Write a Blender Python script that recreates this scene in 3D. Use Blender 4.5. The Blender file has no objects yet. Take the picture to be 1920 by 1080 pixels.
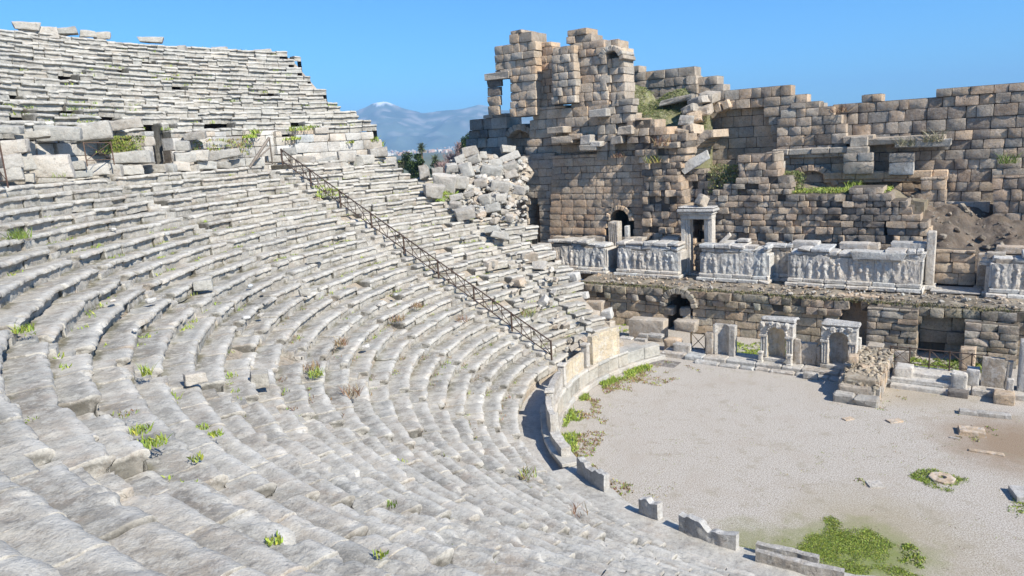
import bpy, math, random
import numpy as np
from mathutils import Vector, Matrix
R = math.radians
random.seed(7); rng = np.random.default_rng(7)
scn = bpy.context.scene
COL = scn.collection

# ------------------------------------------------------------------ camera
F, ROLL, HOR, EZ = 1349., -.06, 266., 13.42
PITCH = math.atan((540-HOR)/F)
cp, sp, cr, sr = math.cos(PITCH), math.sin(PITCH), math.cos(ROLL), math.sin(ROLL)
right0, up0, fwd = Vector((1,0,0)), Vector((0,sp,cp)), Vector((0,cp,-sp))
rx = cr*right0 + sr*up0; ux = -sr*right0 + cr*up0
cam_d = bpy.data.cameras.new('camera'); cam = bpy.data.objects.new('camera', cam_d); COL.objects.link(cam)
cam_d.sensor_width = 36; cam_d.lens = F/1920*36; cam_d.clip_start = .1; cam_d.clip_end = 60000
m3 = Matrix((rx, ux, -fwd)).transposed()
cam.matrix_world = Matrix.Translation((0,0,EZ)) @ m3.to_4x4()
scn.camera = cam

# ------------------------------------------------------------------ light
SUN_AZ, SUN_EL = -47., 40.          # azimuth counted from +X towards +Y
w = bpy.data.worlds.new('World'); scn.world = w; w.use_nodes = True
nt = w.node_tree; bg = nt.nodes['Background']
sky = nt.nodes.new('ShaderNodeTexSky'); sky.sky_type = 'NISHITA'; sky.sun_disc = False
sky.sun_elevation = R(SUN_EL); sky.sun_rotation = R(90-SUN_AZ); sky.air_density = 1.0; sky.dust_density = .35; sky.ozone_density = 3.5; sky.altitude = 200
tintn = nt.nodes.new('ShaderNodeMix'); tintn.data_type = 'RGBA'; tintn.blend_type = 'MULTIPLY'; tintn.inputs[0].default_value = 1; tintn.inputs[7].default_value = (.21,.45,.66,1)
nt.links.new(sky.outputs[0], tintn.inputs[6]); nt.links.new(tintn.outputs[2], bg.inputs[0]); bg.inputs[1].default_value = .15
sl = bpy.data.lights.new('sun', 'SUN'); sl.energy = 4.3; sl.angle = R(.5); sl.color = (1,.94,.84)
so = bpy.data.objects.new('sun', sl); COL.objects.link(so)
sd = Vector((math.cos(R(SUN_AZ))*math.cos(R(SUN_EL)), math.sin(R(SUN_AZ))*math.cos(R(SUN_EL)), math.sin(R(SUN_EL))))
so.rotation_euler = sd.to_track_quat('Z','Y').to_euler(); so.location = sd*60
scn.view_settings.view_transform = 'Standard'; scn.view_settings.look = 'None'
scn.view_settings.exposure = .92; scn.view_settings.gamma = 1

# ------------------------------------------------------------------ site frame
C = np.array([14.75, 29.94])        # centre of the round seating
R0, DR, DZ, Z0 = 14.85, .7406, .42, 1.5   # lowest seat row and the step to the next
AL = -.6057
dv = np.array([math.cos(AL), math.sin(AL)]); nv = np.array([dv[1], -dv[0]])
def S(u, W, z): p = C + u*dv - W*nv; return np.array([p[0], p[1], z])
def cylp(t, r, z): return np.array([C[0]+r*math.cos(t), C[1]+r*math.sin(t), z])
def ray(x, y):
    a, b = x-960, y-540; u = (cr*a+sr*b)/F; v = (-sr*a+cr*b)/F
    return np.array([u, cp-v*sp, -sp-v*cp])
def pu(x, y, W):                     # measured point -> (u, z) on the upright plane W metres behind the centre
    r = ray(x, y); t = (-W + C@nv)/(r[:2]@nv); P = r*t
    return float((P[:2]-C)@dv), float(P[2]+EZ)
def poly(pts, W): return [pu(x, y, W) for x, y in pts]
def atz(x, y, z): r = ray(x, y); P = r*((z-EZ)/r[2]); P[2] = z; return P
def atW(x, y, W): u, z = pu(x, y, W); return S(u, W, z)
def cone(x, y, h=0.):                # where a sight line meets the slope of the seats
    r = ray(x, y); t = 8.
    while t < 120:
        P = r*t; rad = math.hypot(P[0]-C[0], P[1]-C[1])
        if P[2]+EZ < Z0 + DZ*(rad-R0)/DR + h and t > 8.2 and rad > R0-1: break
        t += .1
    P[2] += EZ; return P

# ------------------------------------------------------------------ numpy noise
def _h(i, j, k, s):
    n = (i*374761393 + j*668265263 + k*2147483647 + s*974711) & 0xffffffff
    n = ((n ^ (n >> 13))*1274126177) & 0xffffffff
    return ((n ^ (n >> 16)) & 0xffff)/65535.
def vn(P, sc, s=0):
    Q = P*sc; I = np.floor(Q).astype(np.int64); f_ = Q-I; f_ = f_*f_*(3-2*f_)
    o = 0
    for a in (0,1):
        for b in (0,1):
            for c in (0,1):
                wgt = (f_[:,0] if a else 1-f_[:,0])*(f_[:,1] if b else 1-f_[:,1])*(f_[:,2] if c else 1-f_[:,2])
                o = o + wgt*_h(I[:,0]+a, I[:,1]+b, I[:,2]+c, s)
    return o*2-1
def fbm(P, sc, s=0, o=3): return sum(vn(P, sc*2.1**i, s+i)*.5**i for i in range(o))

# ------------------------------------------------------------------ mesh helpers
def link(name, me, mat, parent=None, origin=None):
    o = bpy.data.objects.new(name, me); COL.objects.link(o)
    if mat: me.materials.append(mat)
    if parent is not None: o.parent = parent
    if origin is not None: o.location = origin
    return o
def world_origin(o):
    v = np.array(o.location)
    while o.parent: o = o.parent; v = v+np.array(o.location)
    return v
def tag(o, label=None, cat=None, group=None, kind=None):
    if label: o['label'] = label
    if cat: o['category'] = cat
    if group: o['group'] = group
    if kind: o['kind'] = kind
    return o
def empty(name, loc, label, cat, group=None):
    o = bpy.data.objects.new(name, None); COL.objects.link(o); o.location = loc; o.empty_display_size = .3
    return tag(o, label, cat, group)
def mk(name, V, Fc, mat, parent=None, tint=None, origin=None, smooth=None):
    """V in world space; the object keeps its own origin (base centre) or its parent's."""
    V = np.asarray(V, float)
    if parent is not None: org = world_origin(parent); loc = (0,0,0)
    else:
        org = np.array([(V[:,0].min()+V[:,0].max())/2, (V[:,1].min()+V[:,1].max())/2, V[:,2].min()]) if origin is None else np.array(origin)
        loc = org
    me = bpy.data.meshes.new(name); me.from_pydata((V-org).tolist(), [], [tuple(int(i) for i in f) for f in Fc])
    if tint is not None:
        a = me.color_attributes.new('tint', 'FLOAT_COLOR', 'POINT')
        t = np.asarray(tint, float)
        if t.ndim == 1: t = np.tile(t, (len(V),1))
        a.data.foreach_set('color', np.hstack([t[:,:3], np.ones((len(V),1))]).ravel())
    me.update()
    if smooth is not None:
        me.shade_smooth() if hasattr(me, 'shade_smooth') else None
        me.set_sharp_from_angle(angle=R(smooth))
    return link(name, me, mat, parent, loc if parent is None else None)

class B:                              # collects blocks and bars for ONE mesh
    def __init__(s): s.V=[]; s.F=[]; s.T=[]
    def add(s, V, Fc, t):
        k = len(s.V); s.V += [tuple(v) for v in V]; s.F += [tuple(k+i for i in f) for f in Fc]
        s.T += [tuple(t[:3])]*len(V)
    def build(s, name, mat, parent=None, **k): return mk(name, s.V, s.F, mat, parent, tint=np.array(s.T), **k)
_CH = None
def chamfer_faces():
    # 24 vertices: for each corner (sx,sy,sz) three vertices, one per axis moved to the face of that axis
    idx = {}
    k = 0
    for sx in (0,1):
        for sy in (0,1):
            for sz in (0,1):
                for a in range(3): idx[(sx,sy,sz,a)] = k; k += 1
    f = []
    for a in range(3):
        b, c = (a+1)%3, (a+2)%3
        for s in (0,1):
            q = []
            for (p, r_) in ((0,0),(1,0),(1,1),(0,1)):
                t = [0,0,0]; t[a] = s; t[b] = p; t[c] = r_; q.append(idx[(*t, a)])
            f.append(q if s else q[::-1])
    for a in range(3):
        b, c = (a+1)%3, (a+2)%3
        for p in (0,1):
            for r_ in (0,1):
                t0=[0,0,0]; t0[b]=p; t0[c]=r_; t1=list(t0); t1[a]=1
                q = [idx[(*t0,b)], idx[(*t1,b)], idx[(*t1,c)], idx[(*t0,c)]]
                f.append(q if (p==r_) else q[::-1])
    for sx in (0,1):
        for sy in (0,1):
            for sz in (0,1):
                q = [idx[(sx,sy,sz,0)], idx[(sx,sy,sz,1)], idx[(sx,sy,sz,2)]]
                f.append(q if (sx+sy+sz)%2 else q[::-1])
    return idx, f
_IDX, _CHF = chamfer_faces()
def stone(b, c, ax, dim, t, jit=.03, ch=.04):
    """one dressed block with worn edges; c centre, ax three unit vectors, dim full sizes"""
    ch = min(ch, min(dim)*.3); h = [x/2 for x in dim]
    A = np.array(ax); V = [None]*24
    for sx in (0,1):
        for sy in (0,1):
            for sz in (0,1):
                s = (sx*2-1, sy*2-1, sz*2-1); cj = np.array([random.gauss(0,jit)*.6 for _ in range(3)])
                for a in range(3):
                    l = np.array([s[k]*(h[k] - (0 if k==a else ch*random.uniform(.6,1.5))) for k in range(3)]) + cj
                    V[_IDX[(sx,sy,sz,a)]] = c + l@A
    b.add(V, _CHF, t)
def face_stone(b, c, ax, dim, t, jit=.03, rough=.035, n=4, pil=1., chip=False):
    A=np.array(ax); hx,hy,hz=[q/2 for q in dim]; L_=np.linspace(-1,1,n+1); L_=np.sin(L_*math.pi/2*.85)/math.sin(math.pi/2*.85)
    X,Z=np.meshgrid(L_,L_,indexing='ij'); x=X.ravel(); z=Z.ravel(); e=np.clip((np.maximum(np.abs(x),np.abs(z))-.55)/.45,0,1); cor=np.clip((np.abs(x)*np.abs(z)-.4)/.6,0,1)
    cj=[random.gauss(0,jit) for _ in range(8)]
    kx=((1-x)*(1-z)*cj[0]+(1+x)*(1-z)*cj[1]+(1-x)*(1+z)*cj[2]+(1+x)*(1+z)*cj[3])/4; kz=((1-x)*(1-z)*cj[4]+(1+x)*(1-z)*cj[5]+(1-x)*(1+z)*cj[6]+(1+x)*(1+z)*cj[7])/4
    P0=np.stack([x*hx,np.full_like(x,-hy),z*hz],1)@A+c
    nz=fbm(P0,2.6,41,2)*rough*1.5+vn(P0,9.,45)*rough*.5
    y=-hy+e**4*random.uniform(.03,.09)*min(1,hz*3)*pil+cor*.03*pil-nz+random.gauss(0,.03*pil)*x+random.gauss(0,.02*pil)*z
    if chip: cx_,cz_=random.choice((-1,1)),random.choice((-1,1)); y=y+np.clip(1.1-np.hypot((x-cx_)*hx,(z-cz_)*hz)/random.uniform(.2,.45),0,1)*random.uniform(.05,.16)
    P=np.stack([x*hx*(1-.02*cor)+kx-np.sign(x)*e*.012,y,z*hz*(1-.03*cor)+kz-np.sign(z)*e*.012],1)@A+c
    rim=[i*(n+1) for i in range(n+1)]+[n*(n+1)+j for j in range(1,n+1)]+[i*(n+1)+n for i in range(n-1,-1,-1)]+[j for j in range(n-1,0,-1)]
    back=np.stack([x[rim]*hx*.97,np.full(len(rim),hy),z[rim]*hz*.97],1)@A+c
    Fc=[[i*(n+1)+j,(i+1)*(n+1)+j,(i+1)*(n+1)+j+1,i*(n+1)+j+1] for i in range(n) for j in range(n)]
    k=len(P); m=len(rim)
    Fc+=[[rim[(q+1)%m],rim[q],k+q,k+(q+1)%m] for q in range(m)]+[[k+q for q in range(m)][::-1]]
    b.add(np.vstack([P,back]),Fc,t)
def axes(th, tx=0, ty=0): 
    m = Matrix.Rotation(th,3,'Z') @ Matrix.Rotation(tx,3,'X') @ Matrix.Rotation(ty,3,'Y')
    return [np.array(m.col[i]) for i in range(3)]
SAX = [np.array([dv[0],dv[1],0]), np.array([-nv[0],-nv[1],0]), np.array([0,0,1.])]
def sbox(b, u0, u1, w0, w1, z0, z1, t, jit=.015, ch=.03):
    stone(b, S((u0+u1)/2,(w0+w1)/2,(z0+z1)/2), SAX, (abs(u1-u0),abs(w1-w0),abs(z1-z0)), t, jit, ch)
def bar(b, p, q, r, t, n=6):
    p, q = np.array(p,float), np.array(q,float); d_ = q-p; L = np.linalg.norm(d_); d_ /= max(L,1e-6)
    a = np.cross(d_, [0,0,1.]); 
    if np.linalg.norm(a) < .1: a = np.cross(d_, [1.,0,0])
    a /= np.linalg.norm(a); e = np.cross(d_, a)
    V = [o + r*(math.cos(2*math.pi*i/n)*a+math.sin(2*math.pi*i/n)*e) for o in (p,q) for i in range(n)]
    Fc = [(i,(i+1)%n,n+(i+1)%n,n+i) for i in range(n)] + [tuple(range(n))[::-1], tuple(range(n,2*n))]
    b.add(V, Fc, t)
def tone(c, v=.1, warm=.04):
    k = 1+random.gauss(0,v); wv = random.gauss(0,warm)
    return (max(.02,c[0]*k*(1+wv)), max(.02,c[1]*k), max(.02,c[2]*k*(1-wv)))
TAN=(.56,.425,.29); ORANGE=(.54,.375,.245); GREY=(.44,.375,.295); DARK=(.19,.17,.15); PALE=(.44,.41,.36); LIME=(.50,.485,.45); MARB=(.60,.56,.49); BROWN=(.44,.33,.235)

def rough_block(name, c, dim, th, t, mat, tx=0, ty=0, parent=None, seed=None, n=7, amp=1.):
    """a loose stone: finely divided box, edges worn round and faces pitted"""
    seed = random.randrange(9999) if seed is None else seed
    V=[]; Fc=[]
    for a in range(3):
        for s in (-1,1):
            b_, c_ = (a+1)%3, (a+2)%3; k = len(V)
            for i in range(n+1):
                for j in range(n+1):
                    p=[0,0,0]; p[a]=s
                    p[b_]=math.sin((2*i/n-1)*math.pi/2*.92)/math.sin(math.pi/2*.92); p[c_]=math.sin((2*j/n-1)*math.pi/2*.92)/math.sin(math.pi/2*.92); V.append(p)
            for i in range(n):
                for j in range(n):
                    q = [k+i*(n+1)+j, k+(i+1)*(n+1)+j, k+(i+1)*(n+1)+j+1, k+i*(n+1)+j+1]
                    Fc.append(q if s>0 else q[::-1])
    V = np.array(V,float); sphere = V/np.linalg.norm(V,axis=1)[:,None]
    h = np.array(dim)/2; mn = min(dim)
    far = np.clip((np.sort(np.abs(V),axis=1)[:,1]-.7)/.3,0,1)   # close to an edge
    P = V*h; P -= sphere*far[:,None]*mn*.07
    rs = np.random.default_rng(seed)
    # taper and shear make each block its own
    P[:,0] *= 1+rs.uniform(-.1,.1)*V[:,2]*amp; P[:,1] *= 1+rs.uniform(-.1,.1)*V[:,0]*amp; P[:,2] *= 1+rs.uniform(-.12,.12)*V[:,0]*amp
    N = np.stack([fbm(P+seed*3.1, 1.5/mn, 1), fbm(P+seed*3.1, 1.5/mn, 11), fbm(P+seed*3.1, 1.5/mn, 21)],1)
    P = P + N*mn*.06*amp + sphere*fbm(P+seed, 5/mn, 5)[:,None]*mn*.035*amp
    A = np.array(axes(th,tx,ty)); P = P@A + np.array(c)
    tt = np.tile(np.array(t), (len(P),1))
    # weld the six faces
    key = {}; idx = []; VV=[]; 
    for i,v in enumerate(V):
        kk = tuple(np.round(v,4))
        if kk not in key: key[kk]=len(VV); VV.append(P[i])
        idx.append(key[kk])
    return mk(name, VV, [[idx[i] for i in f] for f in Fc], mat, parent, tint=tt[:len(VV)], smooth=38)

# ------------------------------------------------------------------ materials
def nodes(name):
    m = bpy.data.materials.new(name); m.use_nodes = True; return m, m.node_tree, m.node_tree.nodes['Principled BSDF']
def stone_mat(name, light=.35, dark=.25, warm=.2, bump=.5, streak=0, scale=1., moss=0, fine=1., lightcol=(.56,.54,.49), soot=0, bdist=.10, lr=(.48,.60), lrough=.7):
    m, t, p = nodes(name); N = t.nodes; L = t.links
    geo = N.new('ShaderNodeNewGeometry'); pos = geo.outputs['Position']
    def noise(sc, det=4, rough=.6, src=pos):
        n_ = N.new('ShaderNodeTexNoise'); n_.inputs['Scale'].default_value = sc*scale; n_.inputs['Detail'].default_value = det; n_.inputs['Roughness'].default_value = rough
        L.new(src, n_.inputs['Vector']); return n_.outputs[0]
    def ramp(src, a, b, v=1.):
        r_ = N.new('ShaderNodeMapRange'); r_.inputs[1].default_value=a; r_.inputs[2].default_value=b; r_.inputs[4].default_value=v; L.new(src, r_.inputs[0]); return r_.outputs[0]
    def mix(f, a, b, mode='MIX'):
        x = N.new('ShaderNodeMix'); x.data_type='RGBA'; x.blend_type=mode
        if hasattr(f,'links'): L.new(f, x.inputs[0])
        else: x.inputs[0].default_value=f
        for i,v in ((6,a),(7,b)):
            if hasattr(v,'links'): L.new(v, x.inputs[i])
            else: x.inputs[i].default_value=(*v,1)
        return x.outputs[2]
    at = N.new('ShaderNodeAttribute'); at.attribute_name='tint'; col = at.outputs['Color']
    g = ramp(noise(.9,5), .3,.7); 
    cmb = N.new('ShaderNodeMapRange'); cmb.inputs[3].default_value=.74; cmb.inputs[4].default_value=1.2; L.new(g, cmb.inputs[0])
    cg = N.new('ShaderNodeCombineColor'); [L.new(cmb.outputs[0], cg.inputs[i]) for i in range(3)]
    col = mix(1., col, cg.outputs[0], 'MULTIPLY')
    sg = N.new('ShaderNodeSeparateColor'); L.new(at.outputs['Color'], sg.inputs[0]); op_ = ramp(sg.outputs[1], .06, .24)
    def mul(a_, b_):
        q_ = N.new('ShaderNodeMath'); q_.operation='MULTIPLY'; L.new(a_, q_.inputs[0]); L.new(b_, q_.inputs[1]); return q_.outputs[0]
    if warm: col = mix(mul(ramp(noise(1.7,5,.65), .5,.72, warm), op_), col, (.42,.27,.16))
    if light:
        col = mix(mul(ramp(noise(3.3,9,lrough), lr[0],lr[1], light), op_), col, lightcol)
        col = mix(mul(ramp(noise(11.,6,.75), .54,.62, light*.7), op_), col, tuple(min(.8,q*1.12) for q in lightcol))
    if dark:
        col = mix(ramp(noise(7.,8,.72), .54,.66, dark), col, (.06,.058,.055))
        col = mix(ramp(noise(34.,3,.6), .56,.68, dark*.9), col, (.09,.085,.08))
    if moss: col = mix(ramp(noise(2.2,6,.7), .5,.62, moss), col, (.07,.085,.035))
    if soot: col = mix(ramp(noise(.42,7,.68), .50,.66, soot), col, (.13,.115,.10))
    if streak:
        mp = N.new('ShaderNodeMapping'); mp.inputs['Scale'].default_value=(5,5,.55); L.new(pos, mp.inputs[0])
        col = mix(ramp(noise(1.,6,.7,mp.outputs[0]), .5,.66, streak), col, (.16,.14,.12))
    L.new(col, p.inputs['Base Color']); p.inputs['Roughness'].default_value=.9; p.inputs['Specular IOR Level'].default_value=.25
    h1 = noise(4.5,6,.65); h2 = noise(24.,5,.7)
    ad = N.new('ShaderNodeMath'); ad.operation='MULTIPLY_ADD'; ad.inputs[1].default_value=.3*fine; L.new(h2, ad.inputs[0]); L.new(h1, ad.inputs[2])
    bp = N.new('ShaderNodeBump'); bp.inputs['Strength'].default_value=bump; bp.inputs['Distance'].default_value=bdist; L.new(ad.outputs[0], bp.inputs['Height']); L.new(bp.outputs[0], p.inputs['Normal'])
    return m
M = {}
M['seat'] = stone_mat('seat_limestone', light=.5, lightcol=(.53,.508,.452), dark=.42, warm=.22, bump=.7, moss=.04, fine=3., bdist=.045, lr=(.48,.56), lrough=.74, scale=.8)
M['wall'] = stone_mat('wall_stone', light=.25, dark=.55, warm=.3, bump=1., soot=.4, fine=1.5)
M['rubble'] = stone_mat('rubble_stone', light=.25, dark=.6, warm=.3, bump=1., moss=.12, soot=.35, fine=1.5)
M['mossy'] = stone_mat('mossy_masonry', light=.18, dark=.6, warm=.3, bump=1., moss=.3, streak=.2, soot=.4)
M['marble'] = stone_mat('carved_marble', light=.5, dark=.5, warm=.3, bump=1., streak=.35, lightcol=(.62,.60,.56), fine=1.5)
M['loose'] = stone_mat('loose_limestone', light=.4, dark=.4, warm=.15, bump=.8, lightcol=(.5,.485,.44))
def flat_mat(name, rough=.8, metal=0, attr=True, col=(.1,.1,.1), var=.3, sc=8):
    m, t, p = nodes(name); N=t.nodes; L=t.links
    a = N.new('ShaderNodeAttribute'); a.attribute_name='tint'
    n_ = N.new('ShaderNodeTexNoise'); n_.inputs['Scale'].default_value=sc; n_.inputs['Detail'].default_value=4
    mr = N.new('ShaderNodeMapRange'); mr.inputs[1].default_value=.3; mr.inputs[2].default_value=.7; mr.inputs[3].default_value=1-var; mr.inputs[4].default_value=1+var
    L.new(n_.outputs[0], mr.inputs[0]); cc=N.new('ShaderNodeCombineColor'); [L.new(mr.outputs[0], cc.inputs[i]) for i in range(3)]
    x=N.new('ShaderNodeMix'); x.data_type='RGBA'; x.blend_type='MULTIPLY'; x.inputs[0].default_value=1; L.new(a.outputs['Color'],x.inputs[6]); L.new(cc.outputs[0],x.inputs[7])
    L.new(x.outputs[2], p.inputs['Base Color']); p.inputs['Roughness'].default_value=rough; p.inputs['Metallic'].default_value=metal; p.inputs['Specular IOR Level'].default_value=.3
    return m
M['iron'] = flat_mat('rusted_iron', .6, .3)
M['wood'] = flat_mat('weathered_wood', .85)
M['leaf'] = flat_mat('foliage', .7, var=.25, sc=1.5)
M['far'] = flat_mat('far_ground', .95, var=.2, sc=.01)
BROWNIRON=(.095,.065,.05)

# ------------------------------------------------------------------ ground, plain, mountains
def ground_mat():
    m, t, p = nodes('gravel'); N=t.nodes; L=t.links
    geo=N.new('ShaderNodeNewGeometry'); pos=geo.outputs['Position']
    def noise(sc, det=5, ro=.6):
        n_=N.new('ShaderNodeTexNoise'); n_.inputs['Scale'].default_value=sc; n_.inputs['Detail'].default_value=det; n_.inputs['Roughness'].default_value=ro; L.new(pos,n_.inputs['Vector']); return n_.outputs[0]
    def ramp(s,a,b,v=1.):
        r_=N.new('ShaderNodeMapRange'); r_.inputs[1].default_value=a; r_.inputs[2].default_value=b; r_.inputs[4].default_value=v; L.new(s,r_.inputs[0]); return r_.outputs[0]
    def mix(f,a,b):
        x=N.new('ShaderNodeMix'); x.data_type='RGBA'
        if hasattr(f,'links'): L.new(f,x.inputs[0])
        else: x.inputs[0].default_value=f
        for i,v in ((6,a),(7,b)):
            if hasattr(v,'links'): L.new(v,x.inputs[i])
            else: x.inputs[i].default_value=(*v,1)
        return x.outputs[2]
    def blob(cx,cy,r0,r1):          # soil patches with their own place on the ground
        v=N.new('ShaderNodeVectorMath'); v.operation='DISTANCE'; v.inputs[1].default_value=(cx,cy,0); L.new(pos,v.inputs[0])
        a=N.new('ShaderNodeMath'); a.operation='MULTIPLY_ADD'; a.inputs[1].default_value=3.5; L.new(noise(.9,6,.65),a.inputs[0]); L.new(v.outputs[1],a.inputs[2])
        return ramp(a.outputs[0], r1+1.75, r0+1.75)
    def mul(a,k):
        x=N.new('ShaderNodeMath'); x.operation='MULTIPLY'; L.new(a,x.inputs[0])
        if hasattr(k,'links'): L.new(k,x.inputs[1])
        else: x.inputs[1].default_value=k
        return x.outputs[0]
    col=mix(ramp(noise(22,2,.9),.36,.64),(.19,.165,.135),(.62,.57,.50))
    col=mix(ramp(noise(13,3,.8),.56,.66,.4),col,(.70,.66,.60))
    col=mix(ramp(noise(8.,3,.8),.60,.68,.45),col,(.22,.19,.15))
    col=mix(ramp(noise(.5,5),.5,.75,.5),col,(.36,.31,.25))
    col=mix(mul(blob(20.6,27.4,1.2,4.2),.8),col,(.24,.165,.10))
    col=mix(mul(blob(20,34.5,1.5,4.),.5),col,(.34,.28,.19))
    col=mix(mul(blob(11.5,21.5,.8,4.),.6),col,(.30,.25,.15))
    col=mix(ramp(noise(4.5,8,.75),.60,.68,.7),col,(.12,.10,.065))
    col=mix(mul(blob(10.4,20.4,.8,2.8),.8),col,(.17,.21,.055))
    col=mix(mul(blob(7.6,21.2,.4,2.2),.6),col,(.19,.20,.07))
    col=mix(mul(ramp(noise(1.1,7,.7),.54,.66),.45),col,(.27,.24,.17))
    L.new(col,p.inputs['Base Color']); p.inputs['Roughness'].default_value=.95; p.inputs['Specular IOR Level'].default_value=.1
    bp=N.new('ShaderNodeBump'); bp.inputs['Strength'].default_value=.7; bp.inputs['Distance'].default_value=.03; L.new(noise(40,3,.8),bp.inputs['Height']); L.new(bp.outputs[0],p.inputs['Normal'])
    return m
M['gravel']=ground_mat()
def grid_sheet(name, xs, ys, zf, mat, tf):
    X,Y=np.meshgrid(xs,ys,indexing='ij'); P=np.stack([X.ravel(),Y.ravel(),np.zeros(X.size)],1); P[:,2]=zf(P)
    nx,ny=len(xs),len(ys); i,j=np.meshgrid(np.arange(nx-1),np.arange(ny-1),indexing='ij'); a=(i*ny+j).ravel()
    return mk(name,P,np.stack([a,a+ny,a+ny+1,a+1],1),mat,tint=tf(P),origin=(0,0,0),smooth=80)
g=grid_sheet('ground',np.array([-60,-30,0,10,20,30,45,80.]),np.array([-50,-20,10,20,30,40,55,85.]),lambda P:np.zeros(len(P)),M['gravel'],lambda P:np.tile([.4,.4,.4],(len(P),1)))
tag(g,kind='structure')
def plain_z(P): return -7-.00035*np.hypot(P[:,0],P[:,1])
def plain_t(P):
    n_=vn(P,.004,3)*.5+vn(P,.02,4)*.5
    return np.array([.13,.135,.08])*(1+.4*n_[:,None])
s_=np.concatenate([-np.geomspace(8900,90,34),np.geomspace(90,8900,34)])
pl=grid_sheet('plain',s_,s_,plain_z,M['far'],plain_t); tag(pl,kind='structure')
# ridge line measured as elevation over the horizon
RID=[(380,215),(560,222),(620,208),(640,208),(655,212),(672,203),(695,193),(706,188),(718,187),(735,190),(748,196),(760,201),(790,207),(820,203),(850,200),(880,197),(920,196),(1000,200),(1100,196),(1200,205),(1400,200),(1655,187),(1900,196),(2100,205)]
raz=[]; rel=[]
for x,y in RID:
    r_=ray(x,y); raz.append(math.atan2(r_[0],r_[1])); rel.append(r_[2]/math.hypot(r_[0],r_[1]))
def mount():
    az=np.linspace(-.62,.85,420); dp=np.linspace(0,1,46); D0,D1=4700.,7200.
    A,Dd=np.meshgrid(az,dp,indexing='ij'); dist=D0+(D1-D0)*Dd
    P=np.stack([(np.sin(A)*dist).ravel(),(np.cos(A)*dist).ravel(),np.zeros(A.size)],1)
    top=np.interp(A.ravel(),raz,rel)*7100.
    s=Dd.ravel(); prof=np.clip(s/.72,0,1)**1.25*np.where(s>.72,1-(s-.72)*1.6,1)
    rid=np.abs(vn(P,1/310.,5)); rid2=np.abs(vn(P,1/130.,8)); rid3=fbm(P,1/450.,2)
    P[:,2]=prof*top*(1+ .05*rid3)-np.clip(prof*1.6,0,1)*(rid*150+rid2*70)*(1-prof*.82)*1. - 14
    P[:,2]=np.maximum(P[:,2],-16)
    n_=vn(P,1/150.,9); t=np.array([.10,.13,.11])*(1+.35*n_[:,None])
    rock=np.clip(vn(P*np.array([1,1,.25]),1/60.,12)*1.2,0,.6)[:,None]*np.clip(P[:,2:3]/250,0,1); t=t*(1-rock)+np.array([.42,.38,.36])*rock
    az0=math.atan2(ray(716,190)[0],ray(716,190)[1])
    sn=np.clip((P[:,2]-365+vn(P,1/55.,15)*35-np.abs(A.ravel()-az0)*1900)/25,0,1)[:,None]; t=t*(1-sn)+np.array([.85,.87,.9])*sn
    ny=len(dp); i,j=np.meshgrid(np.arange(len(az)-1),np.arange(ny-1),indexing='ij'); a=(i*ny+j).ravel()
    o=mk('mountains',P,np.stack([a,a+ny,a+ny+1,a+1],1),M['far'],tint=t,origin=(0,0,0),smooth=60); tag(o,kind='structure')
mount()
def town():
    b=B()
    for _ in range(900):
        a=random.uniform(-.5,.35); D=random.uniform(2200,5000); h=random.uniform(4,11)*(1 if D<4000 else 1.6); w_=random.uniform(6,16)
        c=np.array([math.sin(a)*D,math.cos(a)*D,-7-.00035*D+h/2-1]); th=random.random()
        stone(b,c,axes(th),(w_,w_*.7,h),tone((.5,.47,.42) if random.random()<.6 else (.45,.3,.22),.15),.1,.2)
    o=b.build('far_town',M['far']); tag(o,'distant pale houses of a town on the hazy plain below the mountains','town',kind='stuff')
town()

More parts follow.
